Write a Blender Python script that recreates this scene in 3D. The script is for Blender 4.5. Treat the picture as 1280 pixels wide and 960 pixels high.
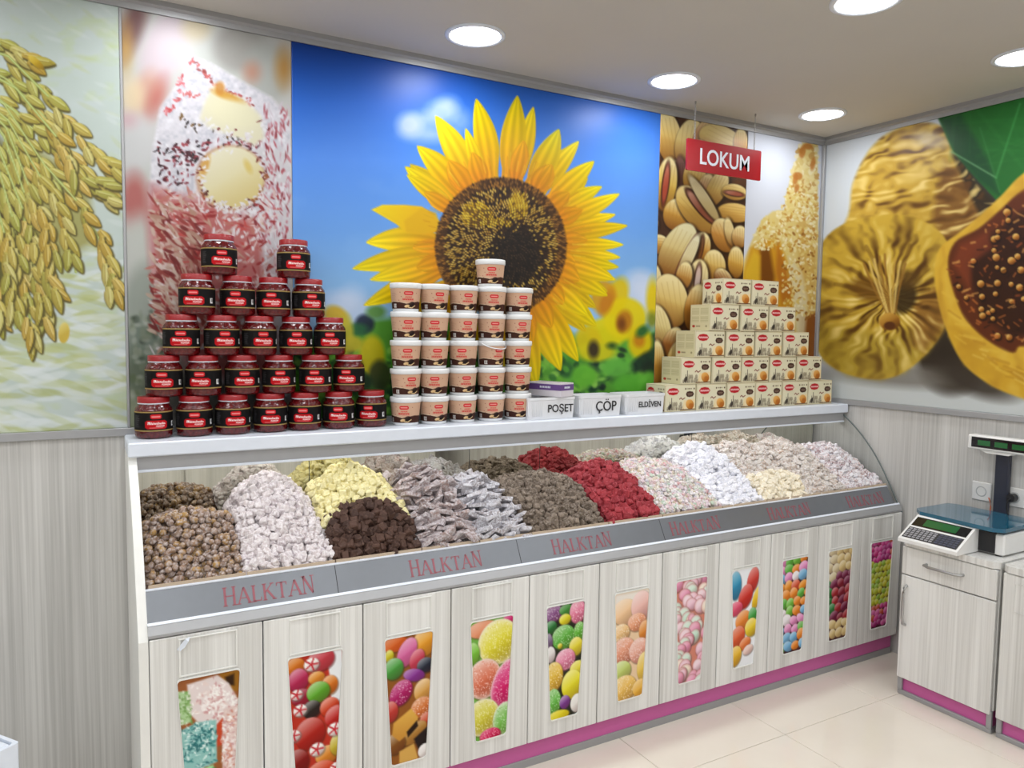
import bpy, math, random
import numpy as np
from mathutils import Vector, Matrix

for o in list(bpy.data.objects): bpy.data.objects.remove(o, do_unlink=True)
scene = bpy.context.scene
COL = scene.collection
PI = math.pi

# ------------------------------------------------------------------ camera
CAM = dict(x=-3.4561, y=-2.7657, z=1.5565, yaw=0.5156, pitch=-0.069, roll=0.0128, f=947.62)
def cam_axes():
    ya, pi_, ro = CAM['yaw'], CAM['pitch'], CAM['roll']
    fw = np.array([math.sin(ya)*math.cos(pi_), math.cos(ya)*math.cos(pi_), math.sin(pi_)])
    r = np.array([math.cos(ya), -math.sin(ya), 0.0]); u = np.cross(r, fw)
    return r*math.cos(ro)+u*math.sin(ro), -r*math.sin(ro)+u*math.cos(ro), fw
CR, CU, CF = cam_axes()
CP = np.array([CAM['x'], CAM['y'], CAM['z']])
cd = bpy.data.cameras.new('camera'); cam = bpy.data.objects.new('camera', cd); COL.objects.link(cam)
cd.sensor_width = 36.0; cd.lens = CAM['f']/1280*36.0; cd.clip_start = 0.02
cam.matrix_world = Matrix(((CR[0], CU[0], -CF[0], CP[0]), (CR[1], CU[1], -CF[1], CP[1]), (CR[2], CU[2], -CF[2], CP[2]), (0, 0, 0, 1)))
scene.camera = cam

# ------------------------------------------------------------------ world, exposure, lamp power
scene.view_settings.view_transform = 'Standard'
scene.view_settings.look = 'None'
scene.view_settings.gamma = 1.0
scene.view_settings.use_curve_mapping = False
scene.view_settings.exposure = 0.0
LAMP_W = 3.35            # watts of each ceiling downlight
STRIP_W = .55           # watts of each length of the unseen light strip added under the shelf
wd = bpy.data.worlds.new('world'); scene.world = wd; wd.use_nodes = True
wd.node_tree.nodes['Background'].inputs[0].default_value = (0.8, 0.85, 0.9, 1)
wd.node_tree.nodes['Background'].inputs[1].default_value = 0.15

# ------------------------------------------------------------------ measures of the place (metres)
CEIL = 2.60; MT = 2.560; MB_ = 1.227             # ceiling, mural top and bottom
XA, XB, XC, XD = -3.330, -2.797, -1.127, -0.570  # seams between murals
SHELF = 1.205
CX0, CX1 = -3.32, -0.02                          # counter ends
DW = 0.30

# ------------------------------------------------------------------ helpers
def lin(c):
    c = np.asarray(c, float)/255.0
    return np.where(c <= 0.04045, c/12.92, ((c+0.055)/1.055)**2.4)
def L4(c): return tuple(float(v) for v in lin(c))+(1.0,)
def tag(o, label=None, cat=None, group=None, kind=None):
    if label: o['label'] = label
    if cat: o['category'] = cat
    if group: o['group'] = group
    if kind: o['kind'] = kind
    return o
def empty(name, loc=(0, 0, 0), rz=0.0, parent=None):
    o = bpy.data.objects.new(name, None); COL.objects.link(o)
    o.location = loc; o.rotation_euler = (0, 0, rz); o.empty_display_size = 0.05
    if parent: o.parent = parent
    return o
def link(name, me, parent=None, loc=None):
    o = bpy.data.objects.new(name, me); COL.objects.link(o)
    if parent: o.parent = parent
    if loc is not None: o.location = loc
    return o
def copy_tree(o, parent=None):
    c = o.copy(); COL.objects.link(c); c.parent = parent
    for ch in o.children: copy_tree(ch, c)
    return c

class MB:
    """collects shapes, builds one mesh object"""
    def __init__(s): s.v = []; s.f = []; s.sm = []
    def add(s, vs, fs, smooth=False):
        b = len(s.v); s.v += [tuple(v) for v in vs]
        for f in fs: s.f.append(tuple(b+i for i in f)); s.sm.append(smooth)
    def box(s, x0, x1, y0, y1, z0, z1, c=0.0):
        X = sorted((x0, x1)); Y = sorted((y0, y1)); Z = sorted((z0, z1))
        if c <= 0:
            vs = [(X[i], Y[j], Z[k]) for k in (0, 1) for j in (0, 1) for i in (0, 1)]
            s.add(vs, [(0, 2, 3, 1), (4, 5, 7, 6), (0, 1, 5, 4), (2, 6, 7, 3), (0, 4, 6, 2), (1, 3, 7, 5)])
        else:
            vs, fs = chamfer(X, Y, Z, c); s.add(vs, fs)
        return s
    def prism(s, pts, h0, h1, axis='z', smooth=False):
        n = len(pts)
        def P(a, b, h): return {'z': (a, b, h), 'x': (h, a, b), 'y': (a, h, b)}[axis]
        vs = [P(a, b, h0) for a, b in pts]+[P(a, b, h1) for a, b in pts]
        fs = [tuple(range(n-1, -1, -1)), tuple(range(n, 2*n))]+[(i, (i+1) % n, n+(i+1) % n, n+i) for i in range(n)]
        s.add(vs, fs, smooth); return s
    def lathe(s, prof, n=24, c=(0, 0, 0), smooth=True):
        vs = []; fs = []
        for r, z in prof:
            for k in range(n):
                a = 2*PI*k/n; vs.append((c[0]+r*math.cos(a), c[1]+r*math.sin(a), c[2]+z))
        for i in range(len(prof)-1):
            for k in range(n):
                k2 = (k+1) % n
                fs.append((i*n+k, i*n+k2, (i+1)*n+k2, (i+1)*n+k))
        s.add(vs, fs, smooth)
        s.add([vs[k] for k in range(n)], [tuple(range(n-1, -1, -1))]); m = len(prof)-1
        s.add([vs[m*n+k] for k in range(n)], [tuple(range(n))])
        return s
    def tube(s, pts, r, n=8, closed=False):
        P = [Vector(p) for p in pts]; m = len(P); rings = []
        for i, p in enumerate(P):
            a = P[i-1] if (i > 0 or closed) else P[i]; b = P[(i+1) % m] if (i < m-1 or closed) else P[i]
            t = (b-a).normalized(); up = Vector((0, 0, 1)) if abs(t.z) < 0.9 else Vector((1, 0, 0))
            u = t.cross(up).normalized(); w = t.cross(u)
            rings.append([p+u*(r*math.cos(2*PI*k/n))+w*(r*math.sin(2*PI*k/n)) for k in range(n)])
        vs = [q for R in rings for q in R]; fs = []
        for i in range(m if closed else m-1):
            j = (i+1) % m
            for k in range(n): fs.append((i*n+k, i*n+(k+1) % n, j*n+(k+1) % n, j*n+k))
        s.add(vs, fs, True)
        if not closed:
            s.add(rings[0], [tuple(range(n-1, -1, -1))]); s.add(rings[-1], [tuple(range(n))])
        return s
    def mesh(s, name, mat=None):
        me = bpy.data.meshes.new(name); me.from_pydata(s.v, [], s.f); me.validate()
        if len(me.polygons) == len(s.sm): me.polygons.foreach_set('use_smooth', s.sm)
        if mat: me.materials.append(mat)
        me.update(); fixn(me); return me
    def build(s, name, mat, parent=None, loc=None): return link(name, s.mesh(name, mat), parent, loc)
def fixn(me):
    import bmesh
    b = bmesh.new(); b.from_mesh(me); bmesh.ops.recalc_face_normals(b, faces=b.faces); b.to_mesh(me); b.free()
def chamfer(X, Y, Z, c):
    """box with chamfered edges: 24 verts"""
    vs = []; ids = {}
    for i in (0, 1):
        for j in (0, 1):
            for k in (0, 1):
                sx, sy, sz = (1-2*i), (1-2*j), (1-2*k)
                for a in range(3):
                    p = [X[i]+sx*c, Y[j]+sy*c, Z[k]+sz*c]
                    p[a] = (X[i], Y[j], Z[k])[a]
                    ids[(i, j, k, a)] = len(vs); vs.append(tuple(p))
    fs = []
    for a in range(3):
        b, d = [q for q in range(3) if q != a]
        for e in (0, 1):
            q = []
            for m, n in ((0, 0), (1, 0), (1, 1), (0, 1)):
                t = [0, 0, 0]; t[a] = e; t[b] = m; t[d] = n; q.append(ids[(t[0], t[1], t[2], a)])
            fs.append(tuple(q))
    for a in range(3):
        b, d = [q for q in range(3) if q != a]
        for m in (0, 1):
            for n in (0, 1):
                t0 = [0, 0, 0]; t0[b] = m; t0[d] = n; t1 = list(t0); t1[a] = 1
                fs.append((ids[(*t0, b)], ids[(*t1, b)], ids[(*t1, d)], ids[(*t0, d)]))
    for i in (0, 1):
        for j in (0, 1):
            for k in (0, 1): fs.append(tuple(ids[(i, j, k, a)] for a in range(3)))
    return vs, fs

# ------------------------------------------------------------------ materials
MATS = {}
def nodes(name):
    m = bpy.data.materials.new(name); m.use_nodes = True
    nt = m.node_tree; b = nt.nodes['Principled BSDF']; MATS[name] = m
    return m, nt, b
def setp(b, **k):
    for n, v in k.items():
        n = {'rough': 'Roughness', 'metal': 'Metallic', 'spec': 'Specular IOR Level', 'coat': 'Coat Weight', 'coatr': 'Coat Roughness', 'trans': 'Transmission Weight', 'ior': 'IOR', 'sss': 'Subsurface Weight'}[n]
        b.inputs[n].default_value = v
def mixrgb(nt, fac, a, b_):
    n = nt.nodes.new('ShaderNodeMix'); n.data_type = 'RGBA'
    for s, v in ((n.inputs[0], fac), (n.inputs[6], a), (n.inputs[7], b_)):
        if isinstance(v, bpy.types.NodeSocket): nt.links.new(v, s)
        else: s.default_value = v
    return n.outputs[2]
def plain(name, col, rough=0.5, var=0.04, scale=30, bump=0.0, bscale=200, **k):
    m, nt, b = nodes(name); setp(b, rough=rough, **k)
    tc = nt.nodes.new('ShaderNodeTexCoord')
    nz = nt.nodes.new('ShaderNodeTexNoise'); nz.inputs['Scale'].default_value = scale; nz.inputs['Detail'].default_value = 3
    nt.links.new(tc.outputs['Object'], nz.inputs['Vector'])
    c = lin(col); a = tuple(np.clip(c*(1-var), 0, 1))+(1,); d = tuple(np.clip(c*(1+var), 0, 1))+(1,)
    nt.links.new(mixrgb(nt, nz.outputs[0], a, d), b.inputs['Base Color'])
    if bump:
        n2 = nt.nodes.new('ShaderNodeTexNoise'); n2.inputs['Scale'].default_value = bscale
        nt.links.new(tc.outputs['Object'], n2.inputs['Vector'])
        bp = nt.nodes.new('ShaderNodeBump'); bp.inputs['Strength'].default_value = bump; bp.inputs['Distance'].default_value = 0.002
        nt.links.new(n2.outputs[0], bp.inputs['Height']); nt.links.new(bp.outputs[0], b.inputs['Normal'])
    return m
def wood(name, c0, c1, rough=0.35, sc=(95, 95, 0.9)):
    m, nt, b = nodes(name); setp(b, rough=rough)
    g = nt.nodes.new('ShaderNodeNewGeometry'); mp = nt.nodes.new('ShaderNodeMapping'); mp.inputs['Scale'].default_value = sc
    nt.links.new(g.outputs['Position'], mp.inputs['Vector'])
    n1 = nt.nodes.new('ShaderNodeTexNoise'); n1.inputs['Scale'].default_value = 1.0; n1.inputs['Detail'].default_value = 4; n1.inputs['Roughness'].default_value = 0.65
    nt.links.new(mp.outputs[0], n1.inputs['Vector'])
    mp2 = nt.nodes.new('ShaderNodeMapping'); mp2.inputs['Scale'].default_value = (9, 9, 0.35); nt.links.new(g.outputs['Position'], mp2.inputs['Vector'])
    n2 = nt.nodes.new('ShaderNodeTexNoise'); n2.inputs['Scale'].default_value = 1.0; n2.inputs['Detail'].default_value = 2
    nt.links.new(mp2.outputs[0], n2.inputs['Vector'])
    ad = nt.nodes.new('ShaderNodeMath'); ad.operation = 'MULTIPLY_ADD'; ad.inputs[1].default_value = 0.55; ad.inputs[2].default_value = 0.0
    nt.links.new(n2.outputs[0], ad.inputs[0])
    ad2 = nt.nodes.new('ShaderNodeMath'); ad2.operation = 'MULTIPLY_ADD'; ad2.inputs[1].default_value = 0.6
    nt.links.new(n1.outputs[0], ad2.inputs[0]); nt.links.new(ad.outputs[0], ad2.inputs[2])
    rp = nt.nodes.new('ShaderNodeValToRGB'); rp.color_ramp.elements[0].position = 0.42; rp.color_ramp.elements[1].position = 0.68
    rp.color_ramp.elements[0].color = L4(c0); rp.color_ramp.elements[1].color = L4(c1)
    nt.links.new(ad2.outputs[0], rp.inputs[0]); nt.links.new(rp.outputs[0], b.inputs['Base Color'])
    bp = nt.nodes.new('ShaderNodeBump'); bp.inputs['Strength'].default_value = 0.08; bp.inputs['Distance'].default_value = 0.001
    nt.links.new(n1.outputs[0], bp.inputs['Height']); nt.links.new(bp.outputs[0], b.inputs['Normal'])
    return m
def printed(name, rough=0.3, spec=0.5):
    m, nt, b = nodes(name); setp(b, rough=rough, spec=spec)
    a = nt.nodes.new('ShaderNodeVertexColor'); a.layer_name = 'print'
    nt.links.new(a.outputs[0], b.inputs['Base Color']); return m
def glass(name, tint, fres=1.45, amount=1.0):
    m, nt, b = nodes(name); out = nt.nodes['Material Output']; nt.nodes.remove(b)
    t = nt.nodes.new('ShaderNodeBsdfTransparent'); t.inputs[0].default_value = tint
    g = nt.nodes.new('ShaderNodeBsdfGlossy'); g.inputs['Roughness'].default_value = 0.01
    f = nt.nodes.new('ShaderNodeFresnel'); f.inputs['IOR'].default_value = fres
    mu = nt.nodes.new('ShaderNodeMath'); mu.operation = 'MULTIPLY'; mu.inputs[1].default_value = amount; nt.links.new(f.outputs[0], mu.inputs[0])
    mx = nt.nodes.new('ShaderNodeMixShader'); nt.links.new(mu.outputs[0], mx.inputs[0]); nt.links.new(t.outputs[0], mx.inputs[1]); nt.links.new(g.outputs[0], mx.inputs[2])
    nt.links.new(mx.outputs[0], out.inputs[0]); return m
def emit(name, col, s):
    m, nt, b = nodes(name); b.inputs['Base Color'].default_value = (0.8, 0.8, 0.8, 1)
    b.inputs['Emission Color'].default_value = L4(col); b.inputs['Emission Strength'].default_value = s; return m
def candy_mat(name, c0, c1, c2=None, dust=None, dustamt=0.5, rough=0.7):
    """colour differs from piece to piece; optional sugar dusting"""
    m, nt, b = nodes(name); setp(b, rough=rough, spec=0.3)
    oi = nt.nodes.new('ShaderNodeObjectInfo'); ge = nt.nodes.new('ShaderNodeNewGeometry')
    ad = nt.nodes.new('ShaderNodeMath'); ad.operation = 'ADD'; nt.links.new(oi.outputs['Random'], ad.inputs[0]); nt.links.new(ge.outputs['Random Per Island'], ad.inputs[1])
    fr = nt.nodes.new('ShaderNodeMath'); fr.operation = 'FRACT'; nt.links.new(ad.outputs[0], fr.inputs[0])
    rp = nt.nodes.new('ShaderNodeValToRGB'); e = rp.color_ramp.elements
    e[0].color = L4(c0); e[1].color = L4(c1)
    if c2 is not None:
        cs = c2 if isinstance(c2[0], (tuple, list)) else [c2]
        for i, c in enumerate(cs):
            q = e.new((i+1)/(len(cs)+1)); q.color = L4(c)
    nt.links.new(fr.outputs[0], rp.inputs[0]); out = rp.outputs[0]
    tc = nt.nodes.new('ShaderNodeTexCoord')
    nz = nt.nodes.new('ShaderNodeTexNoise'); nz.inputs['Scale'].default_value = 130; nz.inputs['Detail'].default_value = 3
    nt.links.new(ge.outputs['Position'], nz.inputs['Vector'])
    if dust is not None:
        r2 = nt.nodes.new('ShaderNodeValToRGB'); r2.color_ramp.elements[0].position = 0.62-dustamt*0.4; r2.color_ramp.elements[1].position = 0.85-dustamt*0.4
        nt.links.new(nz.outputs[0], r2.inputs[0])
        out = mixrgb(nt, r2.outputs[0], out, L4(dust))
    nt.links.new(out, b.inputs['Base Color'])
    bp = nt.nodes.new('ShaderNodeBump'); bp.inputs['Strength'].default_value = 0.4; bp.inputs['Distance'].default_value = 0.002
    nt.links.new(nz.outputs[0], bp.inputs['Height']); nt.links.new(bp.outputs[0], b.inputs['Normal'])
    return m

M_wood = wood('laminate_wall', (168, 167, 164), (204, 203, 200))
M_door = wood('laminate_door', (194, 193, 189), (228, 228, 225))
M_white = plain('white_lacquer', (218, 225, 236), 0.3)
M_ceil = plain('ceiling_paint', (192, 189, 184), 0.8, scale=3)
M_alu = plain('grey_aluminium', (160, 161, 163), 0.38, metal=0.3)
M_bead = plain('moulding_white', (226, 226, 222), 0.35)
M_alud = plain('dull_aluminium', (118, 122, 128), 0.3, metal=0.4)
M_pink = plain('pink_plinth', (198, 94, 158), 0.35)
M_mirror = plain('tinted_mirror', (212, 211, 200), 0.02, var=0.0, metal=1.0)
M_glass = glass('clear_glass', (0.988, 0.995, 0.99, 1), 1.35, 0.6)
M_edge = plain('glass_edge', (95, 105, 104), 0.25)
M_print = printed('mural_print', 0.38, 0.24)
M_label = printed('label_print', 0.55, 0.12)
M_dark = plain('dark_gap', (30, 30, 32), 0.6)
M_black = plain('black_plastic', (25, 25, 28), 0.35)
M_chrome = plain('steel_handle', (175, 175, 175), 0.3, metal=0.9)
# ------------------------------------------------------------------ printed pictures: a small painter
R = random.Random(7)
class Canvas:
    def __init__(s, u0, v0, u1, v1, S=1.4, fill=(200, 200, 200)):
        s.u0, s.v0, s.S = u0, v0, S
        s.W = int((u1-u0)*S); s.H = int((v1-v0)*S)
        s.a = np.empty((s.H, s.W, 3)); s.a[:] = fill
        s.U = u0+(np.arange(s.W)+.5)/S; s.V = v0+(np.arange(s.H)+.5)/S
    def sub(s, a, b, c, d):
        i0 = max(0, int((a-s.u0)*s.S)-1); i1 = min(s.W, int((c-s.u0)*s.S)+2)
        j0 = max(0, int((b-s.v0)*s.S)-1); j1 = min(s.H, int((d-s.v0)*s.S)+2)
        if i1 <= i0 or j1 <= j0: return None
        return (slice(j0, j1), slice(i0, i1)), s.U[None, i0:i1], s.V[j0:j1, None]
    def put(s, sl, m, col):
        m = m[..., None]; s.a[sl] = s.a[sl]*(1-m)+np.asarray(col, float)*m
    def ell(s, cu, cv, ru, rv, ang=0, col=(255, 255, 255), soft=1.2, hi=None, lo=None, light=(-.4, -.7), alpha=1.0, rim=None):
        rr = max(ru, rv)+soft*1.5
        q = s.sub(cu-rr, cv-rr, cu+rr, cv+rr)
        if q is None: return
        sl, U, V = q; a = math.radians(ang); ca, sa = math.cos(a), math.sin(a)
        du, dv = U-cu, V-cv
        p = (du*ca+dv*sa)/ru; t = (-du*sa+dv*ca)/rv
        d = np.sqrt(p*p+t*t); m = np.clip((1-d)*min(ru, rv)/soft+.5, 0, 1)*alpha
        c = np.broadcast_to(np.asarray(col, float), d.shape+(3,)).copy()
        sh = (du*light[0]+dv*light[1])/max(ru, rv)
        if hi is not None:
            w = np.clip(sh*1.3+.15, 0, 1)[..., None]; c = c*(1-w)+np.asarray(hi)*w
        if lo is not None:
            w = np.clip(-sh*1.2+.05, 0, 1)[..., None]; c = c*(1-w)+np.asarray(lo)*w
        if rim is not None:
            w = np.clip(d, 0, 1)[..., None]**6*.8; c = c*(1-w)+np.asarray(rim)*w
        s.put(sl, m, c)
    def poly(s, pts, col, soft=1.2, alpha=1.0, col2=None, axis=(0, 1)):
        P = np.asarray(pts, float); pad = soft*1.5+1
        q = s.sub(P[:, 0].min()-pad, P[:, 1].min()-pad, P[:, 0].max()+pad, P[:, 1].max()+pad)
        if q is None: return
        sl, U, V = q; shp = np.broadcast(U, V).shape
        U = np.broadcast_to(U, shp); V = np.broadcast_to(V, shp)
        ins = np.zeros(shp, bool); dm = np.full(shp, 1e9)
        for i in range(len(P)):
            x0, y0 = P[i]; x1, y1 = P[(i+1) % len(P)]
            if y0 != y1:
                c = ((y0 > V) != (y1 > V)) & (U < (x1-x0)*(V-y0)/(y1-y0)+x0); ins ^= c
            ex, ey = x1-x0, y1-y0; l2 = ex*ex+ey*ey+1e-9
            t = np.clip(((U-x0)*ex+(V-y0)*ey)/l2, 0, 1)
            dm = np.minimum(dm, np.hypot(U-x0-t*ex, V-y0-t*ey))
        m = np.clip(np.where(ins, dm, -dm)/soft+.5, 0, 1)*alpha
        if col2 is not None:
            k = (U*axis[0]+V*axis[1]); k = (k-k.min())/(k.max()-k.min()+1e-9); k = k[..., None]
            col = np.asarray(col)*(1-k)+np.asarray(col2)*k
        s.put(sl, m, col)
    def line(s, pts, w, col, soft=1.0, alpha=1.0, w1=None):
        P = np.asarray(pts, float); pad = max(w, w1 or 0)+soft*2
        q = s.sub(P[:, 0].min()-pad, P[:, 1].min()-pad, P[:, 0].max()+pad, P[:, 1].max()+pad)
        if q is None: return
        sl, U, V = q; shp = np.broadcast(U, V).shape; m = np.zeros(shp); n = len(P)-1
        for i in range(n):
            x0, y0 = P[i]; x1, y1 = P[i+1]; ex, ey = x1-x0, y1-y0; l2 = ex*ex+ey*ey+1e-9
            t = np.clip(((U-x0)*ex+(V-y0)*ey)/l2, 0, 1); d = np.hypot(U-x0-t*ex, V-y0-t*ey)
            ww = w if w1 is None else w+(w1-w)*(i+t)/n
            m = np.maximum(m, np.clip((ww/2-d)/soft+.5, 0, 1))
        s.put(sl, m*alpha, col)
    def petal(s, b, t, w, c0, c1, c2=None, soft=1.2, pos=.45, streak=.12, bend=0.0):
        b = np.asarray(b, float); t = np.asarray(t, float); ax = t-b; L = np.hypot(*ax); ax = ax/L; nx = np.array([-ax[1], ax[0]])
        pad = w+abs(bend)+3
        q = s.sub(min(b[0], t[0])-pad, min(b[1], t[1])-pad, max(b[0], t[0])+pad, max(b[1], t[1])+pad)
        if q is None: return
        sl, U, V = q; du, dv = U-b[0], V-b[1]
        k = (du*ax[0]+dv*ax[1])/L; n = du*nx[0]+dv*nx[1]
        kc = np.clip(k, 0, 1); n = n-bend*4*kc*(1-kc)
        e = math.log(.5)/math.log(pos)
        wd = w*np.sin(PI*np.clip(kc, 1e-4, 1)**e)**.8+.01
        wd = np.where(k < pos, np.maximum(wd, w*.62), wd)
        m = np.clip((wd-np.abs(n))/soft+.5, 0, 1)*np.clip((1-k)*L/soft, 0, 1)*np.clip(k*L/soft+.5, 0, 1)
        g = np.clip(kc*1.3-.15, 0, 1)[..., None]
        c = np.asarray(c0)*(1-g)+np.asarray(c1)*g
        r = n/np.maximum(wd, .5)
        c = c*(1+streak*np.sin(r*9+L)[..., None]*.8)
        if c2 is not None:
            h = np.clip(r*.9, 0, 1)[..., None]; c = c*(1-h*.6)+np.asarray(c2)*h*.6
        s.put(sl, m, c)
    def noise(s, cell, seed=0, oct=2):
        rg = np.random.default_rng(seed); out = np.zeros((s.H, s.W)); amp = 1; tot = 0
        for o in range(oct):
            ce = cell*s.S/2**o if not isinstance(cell, tuple) else None
            cx, cy = (ce, ce) if ce else (cell[0]*s.S/2**o, cell[1]*s.S/2**o)
            gw, gh = int(s.W/cx)+3, int(s.H/cy)+3; g = rg.random((gh, gw))
            x = np.arange(s.W)/cx; y = np.arange(s.H)/cy; i = x.astype(int); j = y.astype(int)
            fx = x-i; fy = y-j; fx = fx*fx*(3-2*fx); fy = (fy*fy*(3-2*fy))[:, None]
            A = g[np.ix_(j, i)]*(1-fx)+g[np.ix_(j, i+1)]*fx; B = g[np.ix_(j+1, i)]*(1-fx)+g[np.ix_(j+1, i+1)]*fx
            out += amp*(A*(1-fy)+B*fy); tot += amp; amp *= .5
        return out/tot
    def mixn(s, m, col):
        m = np.clip(m, 0, 1)[..., None]; s.a = s.a*(1-m)+np.asarray(col, float)*m
    def vgrad(s, stops):
        v = [q[0] for q in stops]
        for c in range(3): s.a[:, :, c] = np.interp(s.V, v, [q[1][c] for q in stops])[:, None]
    def blur(s, r, sl=None):
        n = int(r*s.S)
        if n < 1: return
        A = s.a if sl is None else s.a[sl]
        for ax in (0, 1):
            for _ in range(2):
                P = np.pad(A, [(n, n) if q == ax else (0, 0) for q in range(3)], mode='edge'); C = np.cumsum(P, axis=ax)
                C = np.concatenate([np.zeros_like(np.take(C, [0], ax)), C], ax); k = 2*n+1; L = A.shape[ax]
                A = (np.take(C, np.arange(k, k+L), ax)-np.take(C, np.arange(L), ax))/k
        if sl is None: s.a = A
        else: s.a[sl] = A
    def sample(s, u, v):
        x = np.clip((u-s.u0)*s.S-.5, 0, s.W-1.001); y = np.clip((v-s.v0)*s.S-.5, 0, s.H-1.001)
        i = x.astype(int); j = y.astype(int); fx = (x-i)[..., None]; fy = (y-j)[..., None]
        A = s.a
        return (A[j, i]*(1-fx)+A[j, i+1]*fx)*(1-fy)+(A[j+1, i]*(1-fx)+A[j+1, i+1]*fx)*fy
def vary(c, d, r=R):
    k = r.uniform(-d, d); return tuple(min(255, max(0, x+k+r.uniform(-d*.4, d*.4))) for x in c)
def mixc(a, b, t): return tuple(x*(1-t)+y*t for x, y in zip(a, b))

def grid_print(name, P, rgb, mat, parent=None, gain=1.0, thick=None):
    """P: (h,w,3) points, rgb: (h,w,3) print colours 0..255"""
    h, w = P.shape[:2]; me = bpy.data.meshes.new(name)
    idx = np.arange(h*w).reshape(h, w)
    q = np.stack([idx[:-1, :-1], idx[:-1, 1:], idx[1:, 1:], idx[1:, :-1]], -1).reshape(-1, 4)
    V = P.reshape(-1, 3)
    if thick is not None:      # closed sheet: rim and back
        ring = np.concatenate([idx[0, :], idx[1:, -1], idx[-1, -2::-1], idx[-2:0:-1, 0]])
        b0 = len(V); V = np.concatenate([V, V[ring]+np.asarray(thick)]); n = len(ring)
        k = np.arange(n); rq = np.stack([ring, b0+k, b0+(k+1) % n, np.roll(ring, -1)], -1)
        q = np.concatenate([q, rq])
    me.vertices.add(len(V)); me.vertices.foreach_set('co', V.astype(np.float32).ravel())
    me.loops.add(q.size); me.loops.foreach_set('vertex_index', q.ravel().astype(np.int32))
    me.polygons.add(len(q)); me.polygons.foreach_set('loop_start', (np.arange(len(q))*4).astype(np.int32))
    me.polygons.foreach_set('loop_total', np.full(len(q), 4, np.int32)); me.update(calc_edges=True)
    ca = me.color_attributes.new('print', 'FLOAT_COLOR', 'POINT')
    C = np.ones((len(V), 4), np.float32); C[:h*w, :3] = np.clip(lin(rgb.reshape(-1, 3))*gain, 0, 0.95); C[h*w:, :3] = .5
    ca.data.foreach_set('color', C.ravel()); me.materials.append(mat)
    return link(name, me, parent)
def to_uv(P):
    d = P-CP; D = d@CF
    return 640+CAM['f']*(d@CR)/D, 480-CAM['f']*(d@CU)/D
def mural(name, cv, axis, a0, a1, step, label, gain=1.0, off=0.006):
    """hang a printed sheet on the back wall (axis x) or the right wall (axis y)"""
    n = int(abs(a1-a0)/step)+1; k = int((MT-MB_)/step)+1
    A, Z = np.meshgrid(np.linspace(a0, a1, n), np.linspace(MT, MB_, k))
    if axis == 'x': P = np.stack([A, np.full_like(A, -off), Z], -1); th = (0, off-.0005, 0)
    else: P = np.stack([np.full_like(A, -off), A, Z], -1); th = (off-.0005, 0, 0)
    u, v = to_uv(P)
    o = grid_print(name, P, cv.sample(u, v), M_print, None, gain, th)
    return tag(o, label, 'wall mural')

def curve(pts, n=5):
    P = np.asarray(pts, float); m = len(P); out = []
    for i in range(m):
        a, b, c_, d = P[i-1], P[i], P[(i+1) % m], P[(i+2) % m]
        for t in np.arange(n)/n: out.append(.5*((2*b)+(c_-a)*t+(2*a-5*b+4*c_-d)*t*t+(3*b-a-3*c_+d)*t**3))
    return out
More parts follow.
